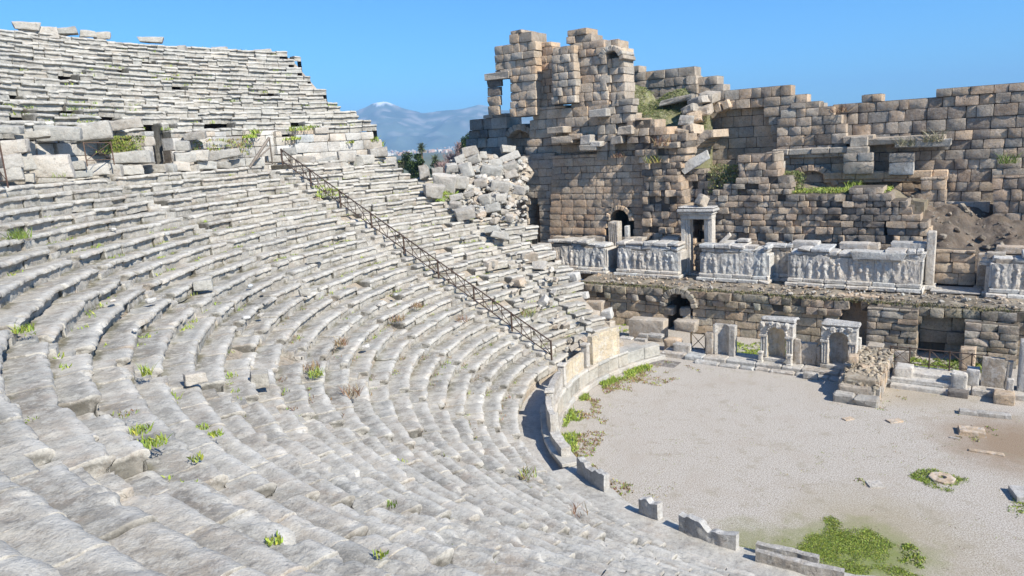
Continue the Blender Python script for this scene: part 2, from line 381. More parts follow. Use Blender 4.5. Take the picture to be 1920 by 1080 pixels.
# ------------------------------------------------------------------ seating
STAIRS = [2.285, 2.615, 2.957, 3.286, 3.616, 3.946, 4.276]
CAMXY = np.array([0.,0.])
def row_mesh(name, parent, n, Rn, zn, run, rise, a0, a1, K, stair, dmg, blk=(.8,1.9), base_t=(.375,.352,.308), lip=.09, capdown=.5, extend=0., zlow=None):
    """one ring of seat stones, block after block: undercut front, rounded nose, dished top"""
    sw = .38/Rn
    bounds=[]; th=a0
    cuts = [(s-sw,s+sw) for s in STAIRS if s-sw>a0+.01 and s+sw<a1-.01] if stair else []
    segs=[]; cur=a0
    for c0,c1 in cuts: segs.append((cur,c0,0)); segs.append((c0,c1,1)); cur=c1
    segs.append((cur,a1,0)); bl=[]
    for s0,s1,st in segs:
        if st: bl.append((s0,s1,1)); continue
        x=s0
        while x<s1-1e-6:
            L_=random.uniform(*blk)/Rn
            if s1-x-L_ < blk[0]*.6/Rn: L_=s1-x
            bl.append((x,min(x+L_,s1),0)); x+=L_
    base=[(.12,-rise-.06),(.12,-rise*.75),(.11,-rise*.5),(.09,-.17),(.03,-.15),(.0,-.13),(-.004,-.09),(.012,-.05),(.045,-.022),(.10,-.006),(.19,-.0),(.34,-.015),(.5,-.02),(.64,-.02),(run+.14+extend,-.01)]
    if K=='hi':
        nb=[]
        for i in range(len(base)-1):
            (a,b),(c,d)=base[i],base[i+1]; m_=max(1,int(math.hypot(c-a,d-b)/.05))
            nb+=[(a+(c-a)*k/m_,b+(d-b)*k/m_) for k in range(m_)]
        base=nb+[base[-1]]
    base=np.array(base); cum=np.clip(1-np.hypot(base[:,0]-.02,base[:,1]+.02)/.3,0,1)     # weight: nose
    V=[];Fc=[];T=[]; nP=len(base); col=0; prevok=False
    ths=[];offr=[];offz=[];st_=[];tt=[];caps=[];jn=[]
    for bi,(s0,s1,st) in enumerate(bl):
        L_=(s1-s0)*Rn; mid=cylp((s0+s1)/2,Rn,zn); D=max(3.,math.hypot(mid[0],mid[1]))
        ds=min(.28,max(.035,D*.0032)); k=max(3,int(L_/ds)); tj=.026/Rn
        x=np.concatenate([[s0,s0+tj],np.linspace(s0+2*tj,s1-2*tj,k),[s1-tj,s1]])
        dm=dmg((s0+s1)/2,n)
        ro=random.gauss(0,.026+.05*dm); zo=random.gauss(0,.014+.035*dm); tilt=random.gauss(0,.008+.02*dm); tz=random.gauss(0,.006+.015*dm)
        wear=random.random()<.25+.3*dm; gone=(random.random()<.015+.12*dm*dm)
        un=random.uniform(0,1) if not st else 0
        xm=(x-(s0+s1)/2)*Rn
        ths.append(x); offr.append(ro+tilt*xm); offz.append(zo+tz*xm - (rise*.75 if gone and not st else 0)); st_.append(np.full(len(x),st)); 
        tc=tone(base_t,.10,.015); tt.append(np.tile(tc,(len(x),1)))
        j_=np.zeros(len(x)); j_[0]=j_[-1]=1; jn.append(np.stack([j_,np.full(len(x),float(wear)),np.full(len(x),un)],1))
        caps.append((sum(len(q) for q in ths)-len(x), sum(len(q) for q in ths)-1, st))
    th=np.concatenate(ths); ro=np.concatenate(offr); zo=np.concatenate(offz); st=np.concatenate(st_); tt=np.concatenate(tt); jn=np.concatenate(jn)
    m=len(th)
    pr=np.tile(base[:,0],(m,1)); pz=np.tile(base[:,1],(m,1)); wN=np.tile(cum,(m,1))
    # undercut depth varies from stone to stone
    under=(pz<-.1)&(pr<.2); pr=np.where(under,.0+(pr)*(.35+1.3*jn[:,2:3]),pr)
    # the notch of a stair: front part of the seat is half height
    if stair:
        s_=st[:,None]==1
        pr2=np.interp(np.linspace(0,1,nP),[0,.22,.24,.55,.57,.78,.8,1],[.02,.02,.02,.37,.37,.37,.40,run+.14])
        pz2=np.interp(np.linspace(0,1,nP),[0,.22,.24,.55,.57,.78,.8,1],[-rise-.06,-rise/2-.02,-rise/2,-rise/2,-rise/2,-.02,0,0])
        pr=np.where(s_,pr2[None,:],pr); pz=np.where(s_,pz2[None,:],pz)
    rad=Rn+pr+ro[:,None]; z=zn+pz+zo[:,None]
    P=np.stack([C[0]+rad*np.cos(th)[:,None],C[1]+rad*np.sin(th)[:,None],z],2).reshape(-1,3)
    big=fbm(P,1.3,3,2).reshape(m,nP); mid=fbm(P,4.2,7,3).reshape(m,nP); ch=vn(P,2.6,17).reshape(m,nP)
    ch3=vn(P,6.5,19).reshape(m,nP); er=np.clip(ch-.1,0,1)*.13*wN*(.35+1.1*jn[:,1:2])+np.clip(ch3-.3,0,.5)*.11*wN + jn[:,0:1]*(.03+.05*wN)
    hi = 1. if K=='hi' else .8
    fine_=fbm(P,11.,27,2).reshape(m,nP)
    rad=rad+er*1.25+mid*.026*hi+big*.022+fine_*.008; z=z-er*.6+big*.016+mid*.012*hi+fine_*.006-jn[:,0:1]*.055*(pz>-.1)
    P=np.stack([C[0]+rad*np.cos(th)[:,None],C[1]+rad*np.sin(th)[:,None],z],2).reshape(-1,3)
    i,j=np.meshgrid(np.arange(m-1),np.arange(nP-1),indexing='ij'); a=(i*nP+j).ravel()
    Fq=np.stack([a,a+1,a+nP+1,a+nP],1).tolist()
    T=np.repeat(tt,nP,axis=0)
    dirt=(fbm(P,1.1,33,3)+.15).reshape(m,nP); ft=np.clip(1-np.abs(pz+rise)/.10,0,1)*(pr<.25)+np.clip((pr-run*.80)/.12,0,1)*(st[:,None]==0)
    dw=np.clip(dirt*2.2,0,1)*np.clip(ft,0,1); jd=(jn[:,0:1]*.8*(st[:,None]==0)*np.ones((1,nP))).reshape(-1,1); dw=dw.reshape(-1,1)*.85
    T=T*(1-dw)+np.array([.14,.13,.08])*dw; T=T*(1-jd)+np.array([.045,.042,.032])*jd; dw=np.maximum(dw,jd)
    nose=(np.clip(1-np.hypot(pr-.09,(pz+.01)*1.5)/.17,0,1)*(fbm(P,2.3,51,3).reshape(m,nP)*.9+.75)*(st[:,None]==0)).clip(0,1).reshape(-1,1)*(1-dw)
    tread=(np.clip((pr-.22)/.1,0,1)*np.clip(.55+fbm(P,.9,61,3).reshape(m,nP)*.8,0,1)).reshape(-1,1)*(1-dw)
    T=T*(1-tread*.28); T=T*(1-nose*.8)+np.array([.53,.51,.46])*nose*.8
    V=P.tolist(); T=T.tolist()
    # end caps of the seats beside stairs and at both ends of the ring
    zb = zn-rise-capdown if zlow is None else zlow
    for e,sgn in ((0,1),(m-1,-1)):
        k=len(V); q0=P[e*nP]; q1=P[e*nP+nP-1]; V+= [[q0[0],q0[1],zb],[q1[0],q1[1],zb]]; T+=[tt[e].tolist()]*2
        f=[k]+[e*nP+q for q in range(nP)]+[k+1]; Fq.append(f if sgn>0 else f[::-1])
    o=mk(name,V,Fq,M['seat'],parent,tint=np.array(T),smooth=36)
    return o

lower=empty('lower_seating',cylp(3.286,R0,0),'lower curved tiers of worn pale grey stone seats around the orchestra','theatre seating')
upper=empty('upper_seating',cylp(2.7,37.5,12.9),'upper tiers of broken pale stone seats rising to the skyline at left','theatre seating')
NL=27
def dmg_low(t,n):
    d_=.15
    if t<2.55: d_=.35+.5*max(0,(2.5-t))/.4
    if t<2.5 and n<11: d_=1.
    return min(1,d_+(.2 if n>22 else 0))
for n in range(NL+1):
    Rn=R0+n*DR; a0=2.10+.08*max(0,(8-n))/8+random.uniform(-.02,.03)
    if n>20: a0=2.10+ (n-20)*.018
    if n>23: a0=2.30+(n-24)*.006
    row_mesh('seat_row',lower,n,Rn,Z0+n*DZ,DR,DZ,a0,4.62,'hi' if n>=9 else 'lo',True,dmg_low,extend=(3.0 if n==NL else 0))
def dmg_up(t,n): return .58
RU,ZU=37.4,15.35
NU=17
for n in range(NU+1):
    a0=2.285+.034*math.sin(math.pi*min(1,n/16.))+[0,.0,.01,-.005,.012,.0,.02,.005,-.01,.015,.01,.0,.02,.01,.025,.015,.0,.02][n]+random.uniform(-.004,.004)
    a1=3.35
    if n<2:
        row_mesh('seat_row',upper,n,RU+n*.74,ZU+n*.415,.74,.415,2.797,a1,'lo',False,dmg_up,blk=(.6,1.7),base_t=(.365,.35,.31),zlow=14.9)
        a1=2.744
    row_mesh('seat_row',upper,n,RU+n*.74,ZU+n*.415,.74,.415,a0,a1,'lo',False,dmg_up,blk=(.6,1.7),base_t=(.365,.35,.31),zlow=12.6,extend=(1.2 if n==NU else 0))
# bedding, walkway and outer face behind the tiers
def ring(name,parent,prof,a0,a1,mat,t,k=160,jit=.03):
    th=np.linspace(a0,a1,k); pr=np.array(prof); m=len(pr)
    P=np.array([[C[0]+r_*math.cos(x),C[1]+r_*math.sin(x),z] for x in th for r_,z in pr]); P+= (fbm(P,1.1,4)*jit)[:,None]*np.array([1,1,1])
    i,j=np.meshgrid(np.arange(k-1),np.arange(m-1),indexing='ij'); a=(i*m+j).ravel()
    Fq=np.stack([a,a+1,a+m+1,a+m],1).tolist(); Fq+=[[q for q in range(m)][::-1],[ (k-1)*m+q for q in range(m)]]
    return mk(name,P,Fq,mat,parent,tint=np.array(t),smooth=50)
ring('bedding',lower,[(15.0,-.2),(15.03,1.0),(R0+NL*DR+.3,Z0+NL*DZ-.48),(41.6,12.6),(41.8,-.2)],2.325,4.6,M['rubble'],GREY)
ring('bedding',lower,[(15.0,-.2),(15.03,1.0),(R0+23*DR+.3,Z0+23*DZ-.5),(R0+23*DR+1.8,Z0+23*DZ-.6),(R0+23*DR+1.9,-.2)],2.14,2.325,M['rubble'],GREY,k=20)
ring('backing_wall',upper,[(41.5,-1),(41.5,15.6),(RU+NU*.74+.4,ZU+NU*.415-.5),(RU+NU*.74+2.1,ZU+NU*.415-.4),(RU+NU*.74+2.3,-1)],2.295,3.34,M['rubble'],GREY)

# ------------------------------------------------------------------ masonry walls
def crossings(pg, z):
    xs=[]; k=len(pg)
    for i in range(k):
        (x0,z0),(x1,z1)=pg[i],pg[(i+1)%k]
        if (z0<=z<z1) or (z1<=z<z0): xs.append(x0+(x1-x0)*(z-z0)/(z1-z0))
    xs.sort(); return [(xs[i],xs[i+1]) for i in range(0,len(xs)-1,2)]
def subtract(iv, hs):
    for h0,h1 in hs:
        out=[]
        for a,b in iv:
            if h1<=a or h0>=b: out.append((a,b)); continue
            if h0>a: out.append((a,h0))
            if h1<b: out.append((h1,b))
        iv=out
    return iv
def masonry(name, pg, W, T, mat, parent=None, pal=((TAN,3),(GREY,2),(ORANGE,1)), course=.5, blen=(.6,1.4), pil=.45, holes=(), jit=.05, ragged=.15, frame=None, miss=.0, z_off=0, ch=.045, origin=None, zone=None, cj=.028):
    """squared blocks laid in courses inside the outline pg [(u,z)], front face W metres back, thickness T"""
    b=B(); z0=min(q[1] for q in pg); z1=max(q[1] for q in pg); z=z0
    fr = frame or (lambda u,W_,zz:(S(u,W_,zz),SAX))
    cols=[c for c,k in pal for _ in range(k)]
    while z<z1-.08:
        h=course*random.uniform(.82,1.2); h=min(h,max(.15,z1-z)); zc=z+h*.5
        iv=crossings(pg,zc)
        for hp in holes: iv=subtract(iv,crossings(hp,zc))
        for a,e in iv:
            if e-a<.12: continue
            if T>.45:
                q_=max(1,int((e-a)/2.)); 
                for i_ in range(q_):
                    c0=a+(e-a)*i_/q_; c1=a+(e-a)*(i_+1)/q_; P,ax=fr((c0+c1)/2,W+T/2+.1,zc); stone(b,P,ax,(c1-c0-.04 if q_==1 else c1-c0+.02,T-.28,h+.03),(.12,.10,.08),0,.01)
            u=a
            while u<e-.02:
                L_=random.uniform(*blen)
                if e-u-L_<blen[0]*.6: L_=e-u
                dw=random.gauss(0,jit); 
                if random.random()<miss: dw+=.35
                g_=.006
                ea=random.uniform(-ragged,0)*.5 if u==a else 0; eb=random.uniform(0,ragged) if u+L_>=e-1e-6 else 0
                um=u+L_/2+(ea+eb)/2
                P,ax=fr(um,W+T/2+dw,zc)
                cc=random.choice(cols)
                fq=vn(np.array([[P[0],P[1],P[2]]]),.33,77)[0]*.5+.5+random.gauss(0,.13); cc=tuple(.35*q0+.65*q1 for q0,q1 in zip(cc,cols[int(min(.999,max(0,fq))*len(cols))]))
                face_stone(b,P,ax,(L_-g_+eb-ea,T,h-g_),tone(cc,.11,.03),cj*.7*max(pil,.3),.05*pil+.012,pil=pil,chip=random.random()<.25)
                u+=L_
        z+=h
    # mortar core a little behind the faces
    return b.build(name,mat,parent,origin=origin,smooth=32)
def arch_poly(uc, z0, zs, r, k=12):
    """opening: jambs from z0 to the spring zs, round head of radius r"""
    return [(uc-r,z0),(uc-r,zs)]+[(uc-r*math.cos(math.pi*i/k),zs+r*math.sin(math.pi*i/k)) for i in range(1,k)]+[(uc+r,zs),(uc+r,z0)]
def voussoirs(b, uc, zs, r, th_, W, T, t, a0=0, a1=180, k=9, jit=.02):
    for i in range(k):
        a=R(a0+(a1-a0)*(i+.5)/k); rr=r+th_/2
        P=S(uc-rr*math.cos(a),W+T/2+random.gauss(0,.03),zs+rr*math.sin(a))
        rad=-math.cos(a)*SAX[0]+math.sin(a)*SAX[2]; tan=math.sin(a)*SAX[0]+math.cos(a)*SAX[2]
        stone(b,P,[tan,SAX[1],rad],(math.pi*(r+th_/2)*(a1-a0)/180/k-.01,T,th_*random.uniform(.9,1.12)),tone(t,.12,.04),jit,.05)
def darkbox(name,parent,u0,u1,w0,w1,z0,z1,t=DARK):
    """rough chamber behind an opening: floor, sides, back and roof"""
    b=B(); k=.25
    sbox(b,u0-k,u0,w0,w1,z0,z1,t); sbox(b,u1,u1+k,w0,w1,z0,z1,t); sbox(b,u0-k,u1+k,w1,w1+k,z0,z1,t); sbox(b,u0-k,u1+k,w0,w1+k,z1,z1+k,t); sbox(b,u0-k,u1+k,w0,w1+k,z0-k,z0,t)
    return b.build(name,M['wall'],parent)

# diazoma wall under the upper tiers (curved)
dw_=empty('podium_wall',cylp(2.75,37.2,12.9),'ruined wall of big pale blocks with a dark doorway below the upper seats','wall')
def curved(R_): 
    def fr(u,W_,zz):
        t=-u/R_; P=cylp(t,R_+W_,zz); rad=np.array([math.cos(t),math.sin(t),0]); tan=np.array([math.sin(t),-math.cos(t),0]); return P,[tan,rad,np.array([0,0,1.])]
    return fr
RW=37.2
def cth(x,y,Rr): 
    r_=ray(x,y);a=r_[:2]@r_[:2];b_=-2*r_[:2]@C;c_=C@C-Rr*Rr;t=(-b_+math.sqrt(max(0,b_*b_-4*a*c_)))/(2*a);P=r_*t;return math.atan2(P[1]-C[1],P[0]-C[0])%(2*math.pi),P[2]+EZ
def cpoly(pts,Rr): return [(-cth(x,y,Rr)[0]*Rr,cth(x,y,Rr)[1]) for x,y in pts]
def wall_seg(pts,Rr=RW,T=.9,**k): 
    pg=cpoly(pts,Rr); return masonry('wall',pg,0,T,k.pop('mat',M['loose']),dw_,frame=curved(Rr),**k)
PP=dict(pal=((PALE,3),(LIME,3),(GREY,1),((.46,.39,.30),2)),course=.62,blen=(.9,2.0),jit=.06)
wall_seg([(-60,262),(-60,345),(75,345),(75,300),(58,262)],**PP)
wall_seg([(75,265),(75,345),(205,335),(200,265),(140,262)],**PP)
wall_seg([(272,246),(272,335),(288,335),(287,246)],**PP)
wall_seg([(200,285),(200,335),(272,335),(272,285)],**PP)
wall_seg([(327,262),(327,330),(470,325),(520,322),(520,246),(462,246),(462,262),(420,250),(360,247),(352,262)],**PP)
wall_seg([(520,246),(520,322),(560,318),(560,290),(548,262)],Rr=36.9,**PP)
wall_seg([(560,240),(545,318),(700,312),(742,308),(742,292),(718,290),(716,270),(700,252),(640,246)],Rr=36.6,**PP)
b=B()
t0,_=cth(287,280,RW); t1,_=cth(328,280,RW)
for (t,) in ((t0+.017,),(t1-.017,)):
    rad=np.array([math.cos(t),math.sin(t),0]); tan=np.array([math.sin(t),-math.cos(t),0])
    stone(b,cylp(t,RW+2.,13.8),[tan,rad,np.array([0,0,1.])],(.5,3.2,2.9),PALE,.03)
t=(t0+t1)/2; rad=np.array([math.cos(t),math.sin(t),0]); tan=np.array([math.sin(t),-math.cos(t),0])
stone(b,cylp(t,RW+3.4,13.9),[tan,rad,np.array([0,0,1.])],(2.2,.4,3.),DARK,.03)  # back slab tinted dark to stand in for the doorway's inner shade
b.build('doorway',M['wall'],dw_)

# parapet round the orchestra: foundation course, then standing slabs, each a thing
def arc_wall(name,parent,r0,r1,z0,z1,a0,a1,t,mat,blk=(.8,1.5),jit=.02):
    b=B(); x=a0
    while x<a1-1e-6:
        L_=random.uniform(*blk)/r1
        if a1-x-L_<blk[0]*.6/r1: L_=a1-x
        m_=x+L_/2; rad=np.array([math.cos(m_),math.sin(m_),0]); tan=np.array([-math.sin(m_),math.cos(m_),0])
        stone(b,cylp(m_,(r0+r1)/2+random.gauss(0,jit),(z0+z1)/2),[tan,-rad,np.array([0,0,1.])],(L_*(r0+r1)/2-.008,r1-r0,z1-z0),tone(t,.1,.03),.015,.03); x+=L_
    return b.build(name,mat,parent)
pw=empty('orchestra_wall',cylp(3.2,13.3,0),'low curved wall of pale blocks at the edge of the gravel orchestra','wall')
arc_wall('foot',pw,12.98,14.4,0,.28,2.03,4.5,PALE,M['loose'])
arc_wall('wall',pw,13.15,13.75,.284,.98,2.05,4.5,(.42,.39,.33),M['loose'])
arc_wall('coping',pw,13.08,13.85,.984,1.14,2.25,3.45,(.5,.475,.42),M['loose'])
ring('walkway',pw,[(13.7,.0),(13.75,.72),(15.1,.72),(15.2,.0)],2.08,3.46,M['seat'],(.42,.40,.37),jit=.02)
ring('walkway',pw,[(13.2,.0),(13.25,1.08),(15.1,1.1),(15.2,.0)],3.46,4.5,M['seat'],(.40,.38,.34),jit=.05)

def cslab(name,label,r,t0,t1,z0,z1,th_,mat,t,cat='slab',group=None,frame=False,broken=0.,seed=0):
    """a standing parapet slab following the curve, with a ragged or moulded top"""
    k=26; V=[];Fc=[];rows=10
    for side in (0,1):
        for i in range(k+1):
            a=t0+(t1-t0)*i/k
            for j in range(rows+1):
                s=j/rows; zt=z1-broken*(.45+.3*fbm(np.array([[a*30+seed,seed,0.]]),1.,3,3)[0]+.3*fbm(np.array([[a*9+seed,seed,3.]]),1.,8,1)[0])*(z1-z0)
                z=z0+(zt-z0)*s; off=0.
                if frame and side==0 and (s<.14 or s>.86 or i<2 or i>k-2): off=.06
                if frame and side==1 and s>.86: off=.05
                rr=r-th_/2-off if side==0 else r+th_/2+off
                V.append(cylp(a,rr,z))
    m=(k+1)*(rows+1)
    P=np.array(V); nn=fbm(P,3.,seed+2); P[:,:2]+= (nn*.02)[:,None]
    for side in (0,1):
        for i in range(k):
            for j in range(rows):
                q=[side*m+i*(rows+1)+j, side*m+(i+1)*(rows+1)+j, side*m+(i+1)*(rows+1)+j+1, side*m+i*(rows+1)+j+1]
                Fc.append(q[::-1] if side==0 else q)
    for i in range(k): 
        a=i*(rows+1)+rows; Fc.append([a,a+m,a+m+rows+1,a+rows+1][::1])
    for i,fl in ((0,0),(k,1)):
        for j in range(rows):
            a=i*(rows+1)+j; q=[a,a+m,a+m+1,a+1]; Fc.append(q[::-1] if fl else q)
    o=mk(name,P,Fc,mat,None,tint=np.array(t),smooth=35); tag(o,label,cat,group); return o
YEL=(.62,.52,.36)
G1='standing parapet slabs round the orchestra'
def thx(x,y,z): P=atz(x,y,z); return math.atan2(P[1]-C[1],P[0]-C[0])%(2*math.pi)
# upright panels from the stage end towards the viewer
cslab('parapet_slab','tall yellowish moulded panel at the stage end of the parapet',13.35,2.30,2.50,1.14,2.75,.22,M['marble'],YEL,'slab',G1,True,.03,1)
cslab('parapet_slab','weathered orange and cream panel between two stone posts of the parapet',13.4,2.56,2.74,1.14,2.1,.2,M['marble'],YEL,'slab',G1,False,.05,2)
cslab('parapet_slab','plain grey-cream panel curving towards the viewer beside the shaded walkway',13.4,2.80,3.02,1.14,2.05,.2,M['marble'],PALE,'slab',G1,True,.04,3)
cslab('parapet_slab','leaning panel with white rounded top and dark back by the shaded walkway',13.45,3.07,3.25,1.14,2.15,.24,M['marble'],MARB,'slab',G1,False,.12,4)
cslab('parapet_slab','low white end block where the standing parapet stops',13.45,3.27,3.40,1.14,1.5,.4,M['marble'],MARB,'slab',G1,False,.05,5)
for i,(a,h,l) in enumerate(((2.53,2.35,'slim white post beside the tall yellow parapet panel'),(2.77,2.2,'white post with a flat cap left of the orange parapet panel'),(3.045,2.15,'rounded white post between the grey-cream and the leaning parapet panel'))):
    b=B(); rad=np.array([math.cos(a),math.sin(a),0]); tan=np.array([-math.sin(a),math.cos(a),0])
    stone(b,cylp(a,13.4,(1.14+h)/2),[tan,rad,np.array([0,0,1.])],(.34,.36,h-1.14),MARB,.012,.04); stone(b,cylp(a,13.4,h+.05),[tan,rad,np.array([0,0,1.])],(.44,.46,.14),MARB,.012,.04)
    tag(b.build('parapet_post',M['marble']),l,'post','posts of the orchestra parapet')
for i,(a0,a1,h,l) in enumerate(((3.50,3.64,.95,'jagged grey parapet slab standing alone, nearest the shaded walkway'),(3.77,3.83,.7,'short pointed parapet slab, the smallest of the broken ones at the orchestra edge'),(3.89,4.03,.78,'long dark-backed parapet slab with a chipped white top at the lower edge'))):
    cslab('parapet_slab',l,13.45,a0,a1,1.0,1.0+h,.26,M['marble'],(.5,.49,.46),'slab',G1,False,.5,11+i)
for i,(a0,a1,r,l) in enumerate(((4.07,4.2,13.3,'low broken slab lying at the bottom edge beside green grass, nearer the orchestra'),(4.08,4.25,13.75,'low grey slab at the bottom edge, nearer the seats'))):
    cslab('parapet_slab',l,r,a0,a1,.95,1.45,.22,M['marble'],PALE,'slab',G1,False,.1,21+i)

# ------------------------------------------------------------------ stage building
TW=((TAN,3),(GREY,3),(ORANGE,1),(BROWN,1)); GW=((GREY,4),(TAN,1),(DARK,1)); LW=((TAN,5),(ORANGE,2),((.44,.33,.23),3),(GREY,1)); BK=((BROWN,3),(GREY,2),(TAN,2),(DARK,1)); RB=((GREY,3),(BROWN,2),(TAN,2),(DARK,2))
# --- the tall ruin on the left
tw=empty('ruined_tower',S(-27,21,0),'tall jagged ruin of tan and grey blocks, the highest part of the stage building','ruin')
def twall(pts,W,T,mat='wall',holes=(),lab=None,**k):
    o=masonry('wall',poly(pts,W),W,T,M[mat],tw,holes=[poly(h,W) for h in holes],**k)
    if lab: o['label']=lab
    return o
twall([(1030,462),(1036,292),(1205,290),(1216,340),(1216,462)],19.3,1.6,pal=LW,course=0.56,blen=(0.51,1.27),jit=.015,pil=.3,
      holes=[[(1134,475),(1134,430),(1137,402),(1146,389),(1161,383),(1176,388),(1186,401),(1189,420),(1187,440),(1184,475)]],lab='warm tan ashlar wall with an arched doorway')
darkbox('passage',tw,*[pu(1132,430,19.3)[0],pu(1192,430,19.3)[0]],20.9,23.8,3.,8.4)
twall([(1205,462),(1208,330),(1196,285),(1178,262),(1178,230),(1200,222),(1232,240),(1262,250),(1290,262),(1276,290),(1268,325),(1272,352),(1284,380),(1288,462)],19.0,2.2,'rubble',pal=RB+((TAN,2),),course=0.56,blen=(0.34,0.94),jit=.14,ragged=.35,miss=.08,cj=.06,ch=.1)
twall([(1262,400),(1262,320),(1300,318),(1340,330),(1344,372),(1330,400)],20.6,1.5,'rubble',pal=RB,course=0.56,blen=(0.34,0.94),jit=.14,ragged=.35,miss=.08,cj=.06,ch=.1)
twall([(985,300),(995,232),(1000,206),(1028,200),(1168,200),(1178,232),(1196,262),(1200,300)],19.9,2.2,pal=TW,course=0.69,blen=(0.59,1.53),jit=.07,ragged=.3)
twall([(1150,300),(1152,235),(1180,222),(1186,190),(1175,185),(1160,190),(1140,196),(1122,232),(1120,300)],19.3,1.2,pal=((GREY,3),(PALE,1),(TAN,1)),course=0.67,blen=(0.51,1.02),jit=.12,ragged=.3)
twall([(957,216),(957,150),(928,146),(928,81),(955,75),(957,58),(984,58),(1001,74),(1003,216)],19.4,2.4,pal=TW,course=0.67,blen=(0.51,1.19),jit=.06,lab='tall left pier of the ruin')
twall([(1000,216),(1001,118),(1004,97),(1012,96),(1014,80),(1029,80),(1037,96),(1040,216)],20.5,1.5,pal=((TAN,3),(ORANGE,2),(BROWN,2),(GREY,1)),course=0.62,blen=(0.42,0.94),jit=.08)
twall([(1035,192),(1036,96),(1040,88),(1074,87),(1078,192)],19.2,2.,pal=((TAN,3),(GREY,2),(PALE,1)),course=0.62,blen=(0.42,0.85),jit=.07)
twall([(1072,216),(1070,92),(1062,72),(1064,57),(1099,55),(1102,68),(1110,72),(1126,70),(1134,96),(1136,216)],20.0,2.,pal=TW,course=0.65,blen=(0.51,1.10),jit=.08)
twall([(1128,216),(1130,118),(1126,80),(1140,76),(1156,80),(1165,94),(1168,130),(1170,184),(1160,216)],20.3,1.9,pal=((GREY,3),(TAN,2),(PALE,1)),course=0.62,blen=(0.42,0.85),jit=.1,
      holes=[[(1138,113),(1137,101),(1142,92),(1150,90),(1158,96),(1161,113)]])
b=B(); ua,za=pu(1149,112,20.3); voussoirs(b,ua,za-.1,.72,.42,19.9,2.2,GREY,20,180,8); b.build('arch',M['wall'],tw)
b=B(); u0_,z0_=pu(1162,112,22.2); u1_,_=pu(1136,112,22.2); sbox(b,u1_,u0_,22.0,22.4,z0_-.5,z0_+1.6,BROWN); b.build('niche_back',M['wall'],tw)
twall([(915,215),(914,150),(912,141),(936,139),(936,152),(934,215)],19.5,.42,pal=GW,course=0.69,blen=(0.77,1.27),jit=.05,lab='slender pillar beside the slit window')
b=B(); (ua,za),(ub,_)=pu(912,146,19.5),pu(956,146,19.5); sbox(b,ua-.1,ub,19.3,20.,za-.25,za+.3,GREY,.04); b.build('lintel',M['wall'],tw)
twall([(876,296),(878,238),(896,222),(930,214),(948,216),(948,296)],20.6,2.5,pal=((GREY,4),(DARK,1),(PALE,1)),course=0.84,blen=(0.85,1.87),jit=.15,ragged=.35,lab='stub of grey vault at the left foot')
twall([(940,300),(938,236),(1004,232),(1004,300)],21.8,1.,pal=LW,course=0.56,blen=(0.51,1.02))
b=B(); ua,za=pu(975,262,20.8); voussoirs(b,ua+.1,za-.55,1.35,.55,20.5,1.5,GREY,35,165,8); b.build('arch',M['wall'],tw)
twall([(950,450),(952,290),(1004,288),(1004,450)],21.4,1.,pal=LW,course=0.62,blen=(0.59,1.19))
twall([(986,462),(985,372),(992,300),(996,288),(1040,288),(1046,462)],19.5,1.6,pal=((GREY,5),(PALE,1),(TAN,1)),course=0.62,blen=(0.68,1.44),jit=.02,pil=.3,
      holes=[[(988,470),(988,392),(992,376),(1000,368),(1008,376),(1012,395),(1013,470)]],lab='smooth grey return wall with a small arched opening')
darkbox('passage',tw,pu(986,430,19.5)[0]+.2,pu(1015,430,19.5)[0],21.1,22.4,3,7.7,LW[0][0])
twall([(1030,520),(1030,455),(1046,448),(1300,448),(1300,520)],19.2,.8,pal=LW,course=0.56,blen=(0.51,1.10),jit=.02)
b=B(); ua,za=pu(1161,414,19.2); voussoirs(b,ua,za,.86,.36,19.12,.9,TAN,0,180,11,.015); b.build('arch',M['wall'],tw)
# carved bits sticking out of the facade
b=B()
for (x,y,w_,h_,pr,t) in ((1110,276,1.5,.5,.5,GREY),(1060,262,2.,.5,.3,GREY),(1048,244,1.6,.45,.35,GREY),(1128,212,1.5,.6,.5,PALE),(1085,256,1.2,.5,.2,TAN),(1162,262,1.,.6,.4,GREY),(1178,244,1.2,.6,.4,GREY),(1105,262,.9,.7,.45,LIME),(1124,270,.9,.45,.5,LIME)):
    u_,z_=pu(x,y,19.2); stone(b,S(u_,19.2,z_),SAX,(w_,1.+pr,h_),tone(t),.05,.06)
b.build('projecting_blocks',M['wall'],tw)

# --- wall behind, the grassy mound and the great broken arch
bw=empty('back_wall',S(-4,26,0),'long high back wall of shaded brown blocks running to the right edge','wall')  # darker brown palettes put this wall's shade into the stone colour
def bwall(pts,W,T,mat='wall',holes=(),lab=None,par=None,**k):
    o=masonry('wall',poly(pts,W),W,T,M[mat],par or bw,holes=[poly(h,W) for h in holes],**k)
    if lab: o['label']=lab
    return o
bwall([(1166,210),(1168,126),(1196,125),(1198,138),(1262,134),(1300,131),(1304,158),(1302,210)],26,1.6,pal=GW,course=0.69,blen=(0.68,1.44),lab='top courses behind the mound')
bwall([(1298,215),(1300,162),(1310,145),(1342,143),(1352,172),(1372,180),(1372,215)],26.5,1.8,pal=GW,course=0.78,blen=(0.77,1.61),ragged=.3)
ARC=[(1296,420),(1296,300),(1303,262),(1318,230),(1338,210),(1365,200),(1410,198),(1432,208),(1446,236),(1452,280),(1455,420)]
bwall([(1288,470),(1290,215),(1340,172),(1380,168),(1440,165),(1480,163),(1483,178),(1510,179),(1514,196),(1545,204),(1562,300),(1562,470)],25.5,1.4,pal=BK,course=0.67,blen=(0.59,1.27),jit=.04,ragged=.25,
      holes=[ARC])
